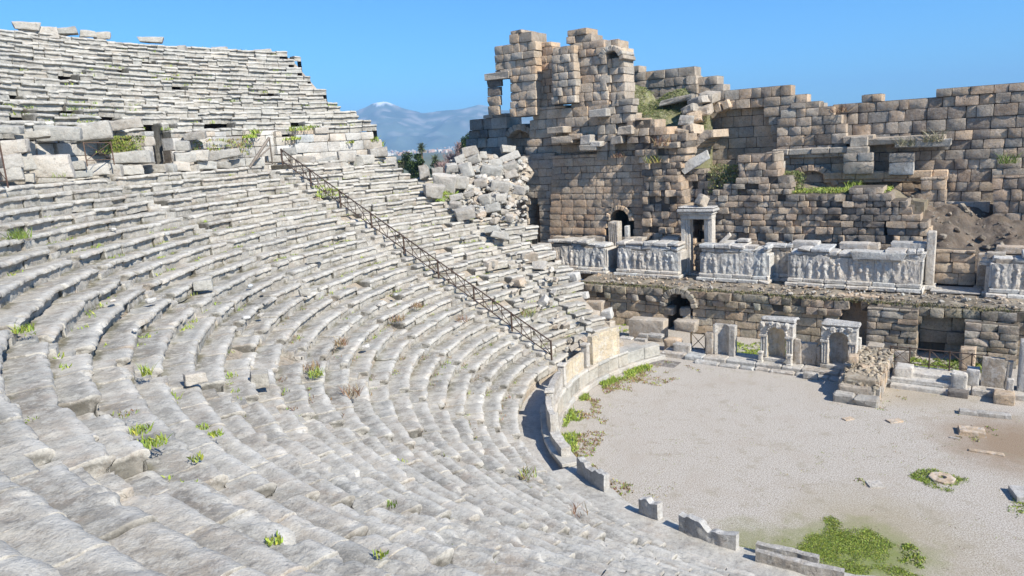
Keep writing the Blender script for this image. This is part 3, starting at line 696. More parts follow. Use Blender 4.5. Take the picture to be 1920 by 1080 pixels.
bwall([(1290,420),(1292,190),(1462,190),(1462,420)],26.3,1.,pal=((TAN,4),((.40,.31,.23),3),(GREY,1)),course=0.84,blen=(0.77,1.53),jit=.015,pil=.3,lab='smooth blind wall inside the great arch')
b=B(); 
for i in range(9):
    a=i/16; pts=[(1298,285),(1303,258),(1322,225),(1345,204),(1380,190),(1420,184),(1440,198),(1455,232)]
    s=a*(len(pts)-1); j=min(int(s),len(pts)-2); x=pts[j][0]+(pts[j+1][0]-pts[j][0])*(s-j); y=pts[j][1]+(pts[j+1][1]-pts[j][1])*(s-j)
    u_,z_=pu(x,y,25.3); an=math.atan2(-(pts[j+1][1]-pts[j][1]),pts[j+1][0]-pts[j][0])
    tan=math.cos(an)*SAX[0]+math.sin(an)*SAX[2]; nor=-math.sin(an)*SAX[0]+math.cos(an)*SAX[2]
    stone(b,S(u_,25.8,z_),[tan,SAX[1],nor],(.6,1.6,.7),tone(TAN if i>3 else PALE,.12),.04,.07)
b.build('arch',M['wall'],bw)
bwall([(1455,470),(1458,232),(1468,206),(1500,192),(1545,196),(1572,215),(1582,240),(1585,272),(1590,300),(1590,470)],24.9,1.6,pal=BK,course=0.67,blen=(0.68,1.36),jit=.03,lab='half dome wall with a curved broken top')
b=B()
for (x0,x1,y,h_,pr,t) in ((1450,1592,286,.45,.5,GREY),(1450,1592,294,.3,.3,GREY),(1545,1778,330,.5,.45,TAN),(1545,1778,339,.3,.25,BROWN),(1590,1632,283,.6,.7,GREY),(1596,1630,266,.7,.6,GREY)):
    ua,za=pu(x0,y,24.9); ub,_=pu(x1,y,24.9); u=ua
    while u<ub: 
        l=min(random.uniform(.9,1.9),ub-u); sbox(b,u,u+l-.01,24.9-pr+random.gauss(0,.03),25.3,za-h_/2,za+h_/2,tone(t),.02,.06); u+=l
b.build('cornice',M['wall'],bw)
b=B(); u_,z_=pu(1520,350,24.8); voussoirs(b,u_,z_-.4,1.55,.5,24.62,.5,BROWN,15,165,11); b.build('arch',M['wall'],bw)['label']='flat relieving arch low in the shaded wall'
for (x0,x1,y0,y1,t) in ((1583,1634,288,326,LIME),(1667,1712,288,328,LIME)):
    bwall([(x0,y1),(x0,y0),(x1,y0),(x1,y1)],24.1,1.2,pal=((t,1),(GREY,1),(PALE,1)),course=0.90,blen=(0.85,1.53),jit=.03,lab='pale square pier block against the shaded wall')
bwall([(1726,420),(1728,332),(1770,332),(1770,420)],24.2,1.,pal=((TAN,2),(BROWN,2)),course=0.67,blen=(0.51,1.02),jit=.03,lab='pilaster')
bwall([(1862,420),(1862,330),(1930,330),(1990,330),(1990,420)],24.2,1.,pal=((TAN,1),(BROWN,3)),course=0.67,blen=(0.51,1.02),jit=.03,lab='pilaster')
bwall([(1555,480),(1560,300),(1562,200),(1612,192),(1622,180),(1650,178),(1656,193),(1690,196),(1756,190),(1756,169),(1800,166),(1880,159),(1925,154),(2050,148),(2050,480)],25.8,1.8,pal=((BROWN,4),(GREY,2),(DARK,1),(TAN,1)),course=0.74,blen=(0.59,1.44),jit=.05,ragged=.25,
      holes=[[(1786,420),(1790,402),(1795,396),(1830,396),(1834,402),(1838,420)]])
b=B(); ua,za=pu(1772,388,25.4); ub,_=pu(1856,388,25.4); sbox(b,ua,ub,25.2,26.2,za-.35,za+.35,PALE); b.build('lintel',M['wall'],bw)
b=B()
for (x,y,w_,h_,t) in ((1688,262,5.5,.5,GREY),(1745,268,2.4,.5,PALE),(1610,262,2.,.6,GREY),(1700,272,1.5,.35,PALE)):
    u_,z_=pu(x,y,24.8); stone(b,S(u_,25.1,z_),SAX,(w_,1.3,h_),tone(t),.05,.06)
b.build('ledge',M['wall'],bw)

# --- inner rubble wall with the grass platform
iw=empty('rubble_wall',S(-7,20,3),'low ruin of rough rubble masonry in front of the high back wall, grass on its top','ruin')
bwall([(1316,470),(1326,372),(1352,352),(1380,345),(1388,318),(1378,305),(1392,292),(1452,288),(1456,306),(1450,330),(1474,336),(1478,364),(1590,364),(1598,352),(1652,354),(1664,372),(1700,384),(1716,404),(1738,420),(1746,470)],19.6,2.,'rubble',par=iw,pal=RB,course=.46,blen=(.35,1.),jit=.1,ragged=.3,miss=.04,cj=.05,ch=.08,
      holes=[[(1650,435),(1650,413),(1666,413),(1666,435)]])
bwall([(1340,372),(1350,345),(1378,318),(1388,298),(1400,290),(1454,286),(1458,310),(1460,372)],20.6,2.,'rubble',par=iw,pal=((GREY,3),(PALE,1),(TAN,1)),course=.6,blen=(.8,1.8),jit=.15,ragged=.35,cj=.05,ch=.08)
bwall([(1298,475),(1298,400),(1340,392),(1340,475)],20.2,1.4,'rubble',par=iw,pal=RB,course=.4,blen=(.35,.9),jit=.06,holes=[[(1297,475),(1297,409),(1322,409),(1322,475)]])
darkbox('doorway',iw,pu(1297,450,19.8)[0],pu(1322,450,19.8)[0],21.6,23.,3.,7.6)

b=B()
for (x,y,w_,h_,W_,t) in ((1298,205,1.1,.6,22.6,GREY),(1312,190,1.4,.6,23.4,PALE),(1322,206,1.,.7,23.2,GREY),(1290,228,1.1,.8,22.,PALE),(1304,222,1.,.7,22.4,TAN),(1282,250,1.2,.8,21.4,GREY),(1266,262,1.,.8,21.,TAN),(1278,276,1.,.7,20.9,PALE),(1262,290,1.1,.8,20.6,GREY),(1276,302,.9,.7,20.5,TAN),(1256,312,.9,.7,20.4,GREY),(1300,244,.9,.7,21.8,TAN),(1270,188,2.6,.5,24.,GREY),(1330,182,1.2,.7,24.3,GREY)):
    u_,z_=pu(x,y,W_); face_stone(b,S(u_,W_,z_),axes(AL+random.uniform(-.3,.3),random.uniform(-.2,.2),random.uniform(-.3,.3)),(w_,1.6,h_),tone(t,.1),.06,.05)
b.build('vault_edge',M['rubble'],bw)
b=B(); u0_,z0_=pu(1296,330,22.5); u1_,_=pu(1340,330,22.5)
for k in range(7):
    a=R(8+k*13); rr=2.3; uu=u0_+2.0-rr*math.cos(a)*.8; zz=z0_+.3+rr*math.sin(a)*1.25
    face_stone(b,S(uu,23.,zz),[math.sin(a)*SAX[0]+math.cos(a)*SAX[2],SAX[1],-math.cos(a)*SAX[0]+math.sin(a)*SAX[2]],(.75,3.6,.6),tone((.52,.42,.31),.08),.03,.03,pil=.4)
b.build('arch',M['wall'],bw)
o=rough_block('fallen_pillar',atW(1303,304,20.3),(2.3,.7,.75),AL+.25,LIME,M['loose'],0,-.5); tag(o,'long squared block leaning diagonally in front of the broken vault','block')

# earth banks
def mound(name,pts,mat,t,label=None,cat=None,kind='stuff',res=70,amp=.25,skirt=True):
    """pts: control points (u,W,z); height is an inverse-distance blend inside their hull box"""
    A=np.array(pts); us=np.linspace(A[:,0].min(),A[:,0].max(),res); ws=np.linspace(A[:,1].min(),A[:,1].max(),res)
    U,Wg=np.meshgrid(us,ws,indexing='ij'); Q=np.stack([U.ravel(),Wg.ravel()],1)
    d2=((Q[:,None,:]-A[None,:,:2])**2).sum(2)+.05; wt=1/d2**1.6; Z=(wt*A[:,2]).sum(1)/wt.sum(1)
    P=np.array([S(u,w_,0) for u,w_ in Q]); P[:,2]=Z; P[:,2]+=fbm(P,.9,5)*amp+fbm(P,5.,6)*amp*.2
    n_=res; i,j=np.meshgrid(np.arange(n_-1),np.arange(n_-1),indexing='ij'); a=(i*n_+j).ravel()
    Fq=np.stack([a,a+n_,a+n_+1,a+1],1)[:,::-1].tolist()
    rim=[q*n_ for q in range(n_)]+[(n_-1)*n_+q for q in range(1,n_)]+[q*n_+n_-1 for q in range(n_-2,-1,-1)]+[q for q in range(n_-2,0,-1)]; m_=len(rim)
    sk=P[rim].copy(); sk[:,2]=P[:,2].min()-2.; k0=len(P); PP_=np.vstack([P,sk]); Fq+=[[rim[q],rim[(q+1)%m_],k0+(q+1)%m_,k0+q] for q in range(m_) if skirt]
    nz=vn(PP_,1.3,8)+vn(PP_,6.,9)*.5; tt=np.array(t)*(1+.25*nz[:,None])
    o=mk(name,PP_,Fq,mat,tint=tt,smooth=60); tag(o,label,cat,kind=kind); return o,P
EARTH=(.30,.255,.185)
uL,uR=pu(1288,440,20)[0],pu(2000,440,20)[0]
_,esl=mound('earth_slope',[(-.5,21.9,8.),(.8,21.9,7.2),(2.0,21.9,6.1),(1.9,20.2,5.2),(3.2,19.6,3.9),(5,19,3.3),(9,18.4,3.2),(14,18.4,3.2),(-.5,24.6,8.2),(2.2,24.6,7.4),(4,24.6,6.7),(7,25.2,6.4),(10,25.2,6.6),(14,25.2,6.8),(4,22,5.2),(8,22,5.),(12,22,5.),(-.5,18.4,2.6),(1.,18.4,2.8),(2.5,18.4,3.),(-.5,20.,4.)],M['rubble'],(.15,.115,.085),kind='structure',amp=.35,res=110)  # earth tint is darkened, the slope's shade is put into its colour
mound('platform_earth',[(-15,21.4,8.2),(-10,21.4,8.5),(-3,21.4,8.55),(.6,21.4,7.9),(-15,25,9.8),(-10,25,9.2),(-3,25,8.6),(.6,25,7.8)],M['rubble'],(.25,.21,.14),kind='structure',amp=.15)
_,mnd=mound('grassy_mound',[(-22,21.,14.4),(-19,21.,13.6),(-17,21.,12.9),(-15,21.,11.8),(-22,25.6,17.3),(-18,25.6,16.6),(-15.5,25.6,15.8),(-19,23.4,15.2),(-15.2,23.4,13.6)],M['rubble'],(.20,.20,.09),kind='structure',amp=.3)

b=B()
for i_ in rng.integers(0,len(esl),420):
    p_=esl[i_]; s_=random.choice((.08,.14,.3))*random.uniform(.6,1.3); stone(b,p_+np.array([random.uniform(-.1,.1),random.uniform(-.1,.1),s_*.15]),axes(random.random()*3,random.random(),random.random()),(s_*1.4,s_,s_*.7),tone((.26,.22,.17),.2),.02,.04)
tag(b.build('rubble',M['rubble']),'stones scattered on the shaded earth slope at the right','rubble',kind='stuff')
# --- front of the stage (3 m high) and its floor
fw=empty('stage_front_wall',S(-7,12.7,0),'low mossy ashlar wall carrying the stage floor, with dark arched openings','wall')
def bx(x,y=560,W=12.7): return pu(x,y,W)[0]
ua,ub=bx(1086),bx(1945)+4
H1=arch_poly(bx(1274),0,1.75,.92); H2=arch_poly(bx(1601,600),0,1.9,.85); H3=[(bx(1726),-.1),(bx(1726),2.6),(bx(1812),2.6),(bx(1812),-.1)]
masonry('wall',[(ua,0),(ua,1.95),(ub,1.95),(ub,0)],12.7,1.,M['mossy'],fw,pal=(((.50,.41,.29),4),(TAN,2),(PALE,1)),course=.55,blen=(.9,1.9),pil=.25,jit=.012,holes=[H1,H2,H3],ragged=0)
masonry('top_courses',[(ua,1.95),(ua,2.9),(ub,2.9),(ub,1.95)],12.5,1.3,M['mossy'],fw,pal=((GREY,2),(BROWN,2),((.36,.31,.22),3),(DARK,1)),course=.44,blen=(.35,.9),jit=.1,holes=[H1,H2,H3],ragged=.2,miss=.05,cj=.06,ch=.09)
b=B(); voussoirs(b,bx(1274),1.75,.92,.4,12.35,1.,(.34,.30,.24),0,180,11); b.build('arch',M['mossy'],fw)
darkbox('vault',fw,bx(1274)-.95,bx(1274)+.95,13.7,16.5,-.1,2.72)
darkbox('vault',fw,bx(1601,600)-.9,bx(1601,600)+.9,13.7,14.1,-.1,2.8,TAN)
u0_,u1_=bx(1630),bx(1724)
masonry('pier',[(u0_,0),(u0_,2.75),(u1_,2.75),(u1_,0)],12.1,.9,M['mossy'],fw,pal=(((.42,.35,.26),3),(BROWN,1),(PALE,1)),course=.36,blen=(.5,1.2),jit=.04,ragged=.05)
masonry('infill',[(bx(1726),0),(bx(1726),2.7),(bx(1812),2.7),(bx(1812),0)],13.3,.8,M['mossy'],fw,pal=((GREY,3),(BROWN,2)),course=.78,blen=(.9,1.7),jit=.1,miss=.05,cj=.06,ch=.14)
u0_,u1_=bx(1814),bx(1915)
masonry('pier',[(u0_,0),(u0_,2.3),(u1_,2.3),(u1_,0)],12.0,.9,M['mossy'],fw,pal=(((.42,.35,.26),3),(BROWN,1),(PALE,1)),course=.36,blen=(.5,1.2),jit=.04,ragged=.05)
for n_,(x,y) in enumerate(((1255,582),(1285,584),(1290,600))):
    u_,z_=pu(x,y,12.9); o=rough_block('boulder',S(u_,13.,z_),(.75,.7,.62),AL+.2*n_,GREY,M['rubble']); tag(o,['round mossy boulder in the left of the dark arch','squarer boulder in the right of the dark arch','small pale block at the foot of the dark arch'][n_],'boulder','blocks in the mouth of the dark arch')
mound('stage_floor',[(ua,12.9,2.98),(ub,12.9,2.98),(ua,20,3.),(ub,20,3.),(ua,16,3.05),(ub,16,3.05),(0,14,2.95),(-8,14,2.95),(-16,14,3.)],M['rubble'],(.25,.21,.155),kind='structure',amp=.1,skirt=False,res=130)
b=B()
for _ in range(380):
    u_=random.uniform(bx(1090),bx(1920)); s_=random.uniform(.05,.22)*random.choice((.6,1)); stone(b,S(u_,12.9+2.7*random.random()**.8,3.04+s_*.2),axes(random.random()*3,random.random(),random.random()),(s_*1.4,s_,s_*.7),tone(random.choice((GREY,TAN,PALE)),.15),.02,.04)
tag(b.build('rubble',M['rubble']),'small stones littering the stage floor in front of the podiums','rubble',kind='stuff')

# --- podiums with marble fronts
def podium(x0,x1,yb,label,W=16.,D=2.4,h=2.55,rec=False,topk=1.):
    u0,u1=pu(x0,yb,W)[0],pu(x1,yb,W)[0]; z=3.0
    r=empty('stage_podium',S((u0+u1)/2,W,z),label,'podium','marble podiums along the stage')
    b=B()
    for (pr,za,zb) in ((.42,0,.24),(.2,.244,.5)):
        u=u0-pr*.6
        while u<u1+pr*.6-.05:
            l=min(random.uniform(.8,1.6),u1+pr*.6-u); sbox(b,u,u+l-.01,W-pr+random.gauss(0,.015),W+D,z+za,z+zb,tone(MARB,.08),.02,.05); u+=l
    b.build('base',M['marble'],r)
    b=B(); sbox(b,u0+.12,u1-.12,W+.1,W+D-.1,z+.5,z+h-.35,GREY); b.build('core',M['rubble'],r)
    u=u0
    while u<u1-.05:
        l=random.uniform(.9,1.5); 
        if u1-u-l<.5: l=u1-u
        b=B(); hh=random.uniform(1.38,1.55)
        V=[];k=22;kk=26
        for i in range(k+1):
            for j in range(kk+1): V.append(S(u+.01+(l-.02)*i/k, W, z+.504+hh*j/kk))
        P=np.array(V); rel=fbm(P*np.array([1,1,.5]),4.2,31,3); 
        gx=np.repeat(np.arange(k+1)/k,kk+1)*l; gz=np.tile(np.arange(kk+1)/kk,k+1)*hh; fig=np.zeros(len(P)); xf=.22
        while xf<l-.15:
            lean=random.gauss(0,.08); hf=hh*random.uniform(.78,.9)
            for (zc_,rx__,rz__,am) in ((hf-.1,.085,.10,1.),(hf-.42,.15,.26,1.),(hf-.85,.12,.34,.8),(.14,.17,.16,.6)):
                dx_=(gx-xf-lean*(zc_/hh)+random.gauss(0,.02))/rx__; dz_=(gz-zc_)/rz__; fig=np.maximum(fig,am*np.clip(1.25-np.sqrt(dx_**2+dz_**2),0,.7)/.7)
            xf+=random.uniform(.34,.5)
        wn=np.clip(.75+fbm(P,1.6,91,3)*1.5,.1,1.1); P[:,:2]+= (fig*.08*wn+rel*.035)[:,None]*nv
        top=np.arange(len(P))%(kk+1)==kk; P[top,2]+=fbm(P[top],2.,6)*.1
        Fq=[[i*(kk+1)+j,(i+1)*(kk+1)+j,(i+1)*(kk+1)+j+1,i*(kk+1)+j+1] for i in range(k) for j in range(kk)]
        kV=len(P); bk=[]; rim=[i*(kk+1) for i in range(k+1)]+[k*(kk+1)+j for j in range(1,kk+1)]+[i*(kk+1)+kk for i in range(k-1,-1,-1)]+[j for j in range(kk-1,0,-1)]
        P=np.vstack([P,P[rim]+np.array([-nv[0],-nv[1],0])*.3]); m=len(rim)
        for q in range(m): Fq.append([rim[(q+1)%m],rim[q],kV+q,kV+(q+1)%m])
        b.add(P,Fq,tone(MARB,.09,.03)); o=b.build('relief_slab',M['marble'],r); u+=l
    for uu in (u0,u1):
        b=B(); sbox(b,uu-.14,uu+.14,W+.05,W+D,z+.5,z+1.95,tone(MARB),.03,.05); b.build('side_slab',M['marble'],r)
    b=B()
    for (pr,za,zb,ms) in ((.02,2.0,2.28,.12),(.12,2.284,h,.35)):
        u=u0-pr
        while u<u1+pr-.05:
            l=min(random.uniform(.5,1.4),u1+pr-u)
            if random.random()>ms*topk: sbox(b,u,u+l-.015,W-pr+random.gauss(0,.05)+.08,W+D*random.uniform(.4,.9),z+za,z+zb+random.gauss(0,.03),tone(LIME,.1),.035,.06)
            u+=l
    b.build('cornice',M['marble'],r)
    return u0,u1
PD=[podium(1032,1136,505,'leftmost stage podium, half hidden by the seats'),podium(1160,1272,522,'short podium between the arched doorway and the framed doorway'),podium(1315,1438,540,'podium just right of the framed doorway, loose slabs piled on it'),podium(1480,1722,552,'longest podium with five big relief slabs, left of the white pillar'),podium(1856,2000,562,'rightmost stage podium, cut by the right edge of the view')]
podium(1438,1482,530,'narrow recessed podium panel between two larger podiums',W=17.2,D=1.)
PT=5.58
LBL=0
def on_podium(x,y,wd,hd,dd,label,t=LIME,W=16.7,th=0,tx=0,ty=0,z=None,g_='stones lying on the podiums'):
    u_,z_=pu(x,y,W); zc=z_ if z is None else z
    o=rough_block('stone_slab',S(u_,W,zc),(wd,dd,hd),AL+th,tone(t,.07),M['marble'],tx,ty,amp=.8); tag(o,label,'stone slab',g_)
for a in ((1062,462,.9,.3,.6,'pale slab at the left end on top of the leftmost podium'),(1082,463,.6,.3,.6,'middle pale block on top of the leftmost podium'),(1100,464,.5,.32,.6,'rounded pale block at the right of the leftmost podium top'),(1052,446,1.2,.28,.8,'dark moulded slab at the back left of the leftmost podium',GREY,18.),(1122,448,1.5,.5,.9,'stepped moulded base at the back right of the leftmost podium',GREY,18.),
          (1192,451,1.5,.55,.9,'stepped moulded column base behind the short podium, at its left',GREY,18.),(1258,452,1.4,.6,.9,'stepped moulded column base behind the short podium, at its right',GREY,18.),(1192,468,1.7,.3,.7,'long pale slab with a shaded side on the left of the short podium'),(1240,470,1.7,.32,.7,'long pale slab with a rounded end on the right of the short podium'),(1222,458,.9,.3,.6,'small rounded slab in the middle of the short podium top'),
          (1332,463,.9,.5,.7,'two-part pale block at the left on the loose slab pile'),(1360,448,.95,.28,.5,'thin slab leaning upward on the loose slab pile',MARB,16.9,.2,0,-.75),(1378,460,1.2,.22,.8,'flat slab in the middle of the loose slab pile'),(1366,476,1.3,.34,.7,'thick block at the front of the loose slab pile'),(1402,462,1.3,.2,.8,'flat slab at the upper right of the loose slab pile'),(1420,472,1.,.28,.7,'rounded slab at the right end of the loose slab pile'),(1395,450,.8,.2,.7,'smallest flat slab on top of the loose slab pile',LIME,17.4),
          (1512,458,1.7,.5,1.,'stepped moulded base on the longest podium, farthest left',LIME,17.9),(1603,460,1.7,.42,1.,'stepped moulded base on the longest podium, in the middle',LIME,17.9),(1632,461,1.1,.4,1.,'plain block beside the middle moulded base of the longest podium',GREY,18.),(1705,462,1.9,.6,1.,'stepped moulded base on the longest podium, next to the white pillar',LIME,17.6),(1530,474,2.2,.28,.8,'flat cracked slab at the left front of the longest podium'),(1648,478,3.,.5,1.1,'huge white slab overhanging the right front of the longest podium',MARB,16.3),(1700,480,2.,.5,1.,'grey-white block just right of the huge slab on the longest podium',LIME,16.6),
          (1868,478,.9,.35,.7,'small dark marble block at the left end of the rightmost podium',GREY,17.),(1896,468,1.5,.45,.9,'stepped moulded base on the rightmost podium',GREY,18.)): on_podium(*a)

# --- doorways, pillars on the stage
def doorframe():
    u0,u1=pu(1278,528,17.3)[0],pu(1335,528,17.3)[0]; z0,z1=3.,pu(1305,402,17.3)[1]
    r=empty('door_frame',S((u0+u1)/2,17.3,z0),'tall marble door frame with moulded jambs and a projecting lintel','door frame')
    for s_,(a,e) in ((1,(u0,u0+.62)),(-1,(u1-.62,u1))):
        b=B()
        for k,(o_,wd) in enumerate(((0,.30),(.30,.18),(.48,.14))):
            x0_=a+o_ if s_>0 else e-o_-wd; sbox(b,x0_,x0_+wd,17.3+.07*k,18.1,z0,z1-.35-.0*k,tone(MARB,.04,.01),.006,.02)
        b.build('jamb',M['marble'],r)
    b=B()
    sbox(b,u0-.02,u1+.02,17.24,18.15,z1-.35,z1,MARB,.01); sbox(b,u0-.1,u1+.1,17.12,18.2,z1+.003,z1+.2,MARB,.02); b.build('lintel',M['marble'],r)
    b=B(); sbox(b,u0-.2,u1+.25,16.95,18.3,z1+.204,z1+.42,LIME,.03,.06); sbox(b,u0-.1,u1+.2,17.02,18.2,z1+.424,z1+.56,LIME,.05,.06); b.build('cornice',M['marble'],r)
    b=B(); sbox(b,u0,u1,17.2,18.3,z0,z0+.14,PALE); b.build('threshold',M['marble'],r)
    masonry('infill',[(u0+.62,3.1),(u0+.62,5.2),(u1-.62,5.2),(u1-.62,3.1)],18.4,.5,M['rubble'],r,pal=RB,course=.3,blen=(.3,.6),jit=.06)
    o=rough_block('boulder',S((u0+u1)/2+.35,17.6,z1+.95),(.75,.6,.8),.5,GREY,M['loose'],.1,.5); tag(o,'pointed dark grey boulder balanced on top of the door frame','boulder')
doorframe()
def pilaster(x0,x1,yb,yt,W,label,t=MARB,dp=.6,name='pilaster',cat='pilaster',flut=True,grp=None):
    u0,u1=pu(x0,yb,W)[0],pu(x1,yb,W)[0]; z1=pu((x0+x1)/2,yt,W)[1]; z0=3.
    r=empty(name,S((u0+u1)/2,W,z0),label,cat,grp)
    b=B(); sbox(b,u0-.1,u1+.1,W-.12,W+dp+.1,z0,z0+.25,t,.02); b.build('base',M['marble'],r)
    b=B(); n_=5 if flut else 1; wd=(u1-u0)/n_
    sbox(b,u0+.02,u1-.02,W+.06,W+dp,z0+.25,z1,tone(t,.05),.02,.04)
    if flut:
        for i in range(n_): sbox(b,u0+wd*i+.03,u0+wd*(i+1)-.03,W-.0,W+.1,z0+.25,z1-random.uniform(0,.15),tone(t,.05,.01),.006,.03)
    b.build('shaft',M['marble'],r)
    return r
pilaster(1142,1160,505,416,17.6,'grey pilaster at the left of the arched doorway',GREY,.9,grp='pilasters beside the arched doorway')
pilaster(1171,1179,500,424,18.3,'slim broken white pilaster at the right of the arched doorway',LIME,.5,flut=False,grp='pilasters beside the arched doorway')
pilaster(1733,1751,528,435,17.,'tall white weathered pillar standing alone on the stage',MARB,.8,'pillar','pillar',False)
pilaster(1829,1849,532,476,17.6,'short grey pillar at the far side of the wide stage doorway',GREY,.7,'pillar','pillar',False)
b=B(); u_,_=pu(1854,545,16.2); z1=pu(1854,500,16.2)[1]; n_=12
for s_ in range(3): bar(b,S(u_,16.4,3.2+s_*(z1-3.2)/3),S(u_,16.4,3.2+(s_+1)*(z1-3.2)/3-.01),.24-.01*s_,MARB,n_)
sbox(b,u_-.35,u_+.35,16.05,16.75,3.,3.2,MARB)
tag(b.build('column_stump',M['marble']),'broken white column stump at the right end of the stage','column stump')
b=B(); u_,z_=pu(1856,487,16.8); 
for k,(rr,zz,hh) in enumerate(((.5,0,.16),(.42,.17,.2),(.28,.38,.25))): bar(b,S(u_,17.,z_-.3+zz),S(u_,17.,z_-.3+zz+hh),rr,MARB,12)
tag(b.build('turned_drum',M['marble']),'small turned marble base on the rightmost podium edge','column base')
sd=empty('door_block_wall',S(3,17.6,3),'low wall of rough brown blocks closing the wide stage doorway','wall')
masonry('wall',poly([(1752,532),(1752,470),(1828,470),(1828,532)],17.8),17.8,.8,M['rubble'],sd,pal=((TAN,3),(GREY,2),(BROWN,1)),course=.62,blen=(.6,1.3),jit=.06,ragged=.0,cj=.05,ch=.09)
b=B(); sbox(b,pu(1745,545,16.4)[0],pu(1840,545,16.4)[0],16.,17.7,3.02,3.16,PALE,.03); tag(b.build('threshold_slab',M['marble']),'long worn threshold slab on the stage right of the white pillar','threshold')

# ------------------------------------------------------------------ row of monuments between orchestra and stage
st=empty('stylobate',S(-3,7.4,0),'long low step of pale slabs under the row of niches and slabs','step')
b=B(); u=-11.9
while u<9.6:
    l=random.uniform(1.,2.); sbox(b,u,u+l-.01,6.75+random.gauss(0,.03),8.5,-.1,.3,tone(PALE,.08),.02,.05); u+=l
b.build('slab_course',M['marble'],st)
b=B(); u=-9.6
while u<-1.6:
    l=random.uniform(.7,1.6)
    if random.random()<.75: sbox(b,u,u+l-.05,6.3+random.gauss(0,.06),6.75,-.1,.14,tone(PALE,.1),.04,.06)
    u+=l
b.build('lower_course',M['marble'],st)['kind']='stuff'
def aedicula(x0,x1,yb,yt,label,W=7.45,warm=YEL,ext=True):
    u0,u1=pu(x0,yb,W)[0],pu(x1,yb,W)[0]; z0=.3; z1=pu((x0+x1)/2,yt,W)[1]; wd=u1-u0; uc=(u0+u1)/2
    r=empty('niche_shrine',S(uc,W,z0),label,'niche','arched marble niches beside the orchestra')
    ri=wd*.27; zs=z0+(z1-z0)*.62; T=.75
    b=B(); sbox(b,u0,u1,W-.05,W+T,z0,z0+.22,MARB,.01); b.build('base',M['marble'],r)
    for a,e in ((u0,uc-ri),(uc+ri,u1)):
        b=B(); sbox(b,a+.03,e-.0,W,W+T,z0+.22,zs,tone(MARB,.04),.01,.03); k=(e-a)/3
        for q in range(3): sbox(b,a+.05+k*q,a+k*(q+1)-.01,W-.05,W+.08,z0+.26,zs-.06,tone(MARB,.04),.005,.02)
        sbox(b,a-.03,e+.0,W-.09,W+.2,zs-.14,zs,MARB,.008,.02)
        b.build('pilaster',M['marble'],r)
    # spandrel with the round head, and the curved hollow
    K=12; b=B(); V=[];Fc=[]; top=z1-.42
    for side,Wd in ((0,W),(1,W+T)):
        for i in range(K+1):
            a=math.pi*i/K; V.append(S(uc-ri*math.cos(a),Wd,zs+ri*math.sin(a)))
        for i in range(K+1): V.append(S(u0+.02+(wd-.04)*i/K,Wd,top))
        V+= [S(u0+.02,Wd,zs),S(u1-.02,Wd,zs)]
    m=2*K+4
    for i in range(K):
        Fc.append([i,K+1+i,K+2+i,i+1][::-1]); Fc.append([i,i+1,m+i+1,m+i])
    Fc+= [[0,2*K+2,K+1][::1],[K,2*K+1,2*K+3][::1],[K+1,2*K+1,m+2*K+1,m+K+1],[2*K+2,m+2*K+2,m+K+1,K+1],[2*K+3,2*K+1,m+2*K+1,m+2*K+3]]
    P=np.array(V); b.add(P,Fc,MARB); 
    voussoirs(b,uc,zs,ri,.12,W-.07,.2,MARB,0,180,12,.01); b.build('arch_head',M['marble'],r)
    V=[];Fc=[]; zz=[z0+.22+(zs-z0-.22)*j/5 for j in range(6)]
    for j,z in enumerate(zz):
        for i in range(K+1): a=math.pi*i/K; V.append(S(uc-ri*math.cos(a),W+.03+ri*.95*math.sin(a),z))
    for q in range(1,6):      # quarter dome
        e=math.pi/2*q/5
        for i in range(K+1): a=math.pi*i/K; V.append(S(uc-ri*math.cos(a)*math.cos(e),W+.03+ri*.95*math.sin(a)*math.cos(e),zs+ri*math.sin(e)))
    nr=len(V)//(K+1)
    for j in range(nr-1):
        for i in range(K): q=j*(K+1)+i; Fc.append([q,q+1,q+K+2,q+K+1])
    mk('niche',V,Fc,M['marble'],r,tint=np.array(warm),smooth=50)
    b=B(); sbox(b,u0-.02,u1+.02,W-.02,W+T,top,top+.18,LIME,.03,.05); sbox(b,u0+.02,u1+.1,W+.0,W+T+.1,top+.184,z1,LIME,.05,.09)
    for q in range(4): sbox(b,u0+.05+q*wd/4.2,u0+.3+q*wd/4.2,W-.12,W+.05,top-.1+random.uniform(-.05,.1),top+.22,MARB,.04,.07)
    b.build('entablature',M['marble'],r)
    if ext:
        for a in (u0-.02,u1-.26):
            b=B(); sbox(b,a,a+.3,W-.42,W-.12,z0-.15,z0+.1,MARB,.01); sbox(b,a+.04,a+.26,W-.38,W-.16,z0+.1,z0+.5,MARB,.01); sbox(b,a,a+.3,W-.42,W-.12,z0+.5,z0+.62,MARB,.01); b.build('pedestal',M['marble'],r)
aedicula(1424,1486,692,598,'arched marble niche with a warm cream hollow, left of the two large ones')
aedicula(1537,1604,703,606,'arched marble niche with a dark hollow, standing right beside the rubble ramp',warm=GREY,ext=False)
def slabW(name,x0,x1,yt,W,label,t=GREY,z0=.3,dp=.35,yb=690,cat='slab',grp=None,amp=.6,mat='marble',tx=0,ty=0,n=8):
    u0,u1=pu(x0,yb,W)[0],pu(x1,yb,W)[0]; z1=pu((x0+x1)/2,yt,W)[1]
    o=rough_block(name,S((u0+u1)/2,W+dp/2,(z0+z1)/2),(u1-u0,dp,z1-z0),AL,t,M[mat],tx,ty,amp=amp,n=n); tag(o,label,cat,grp); return o
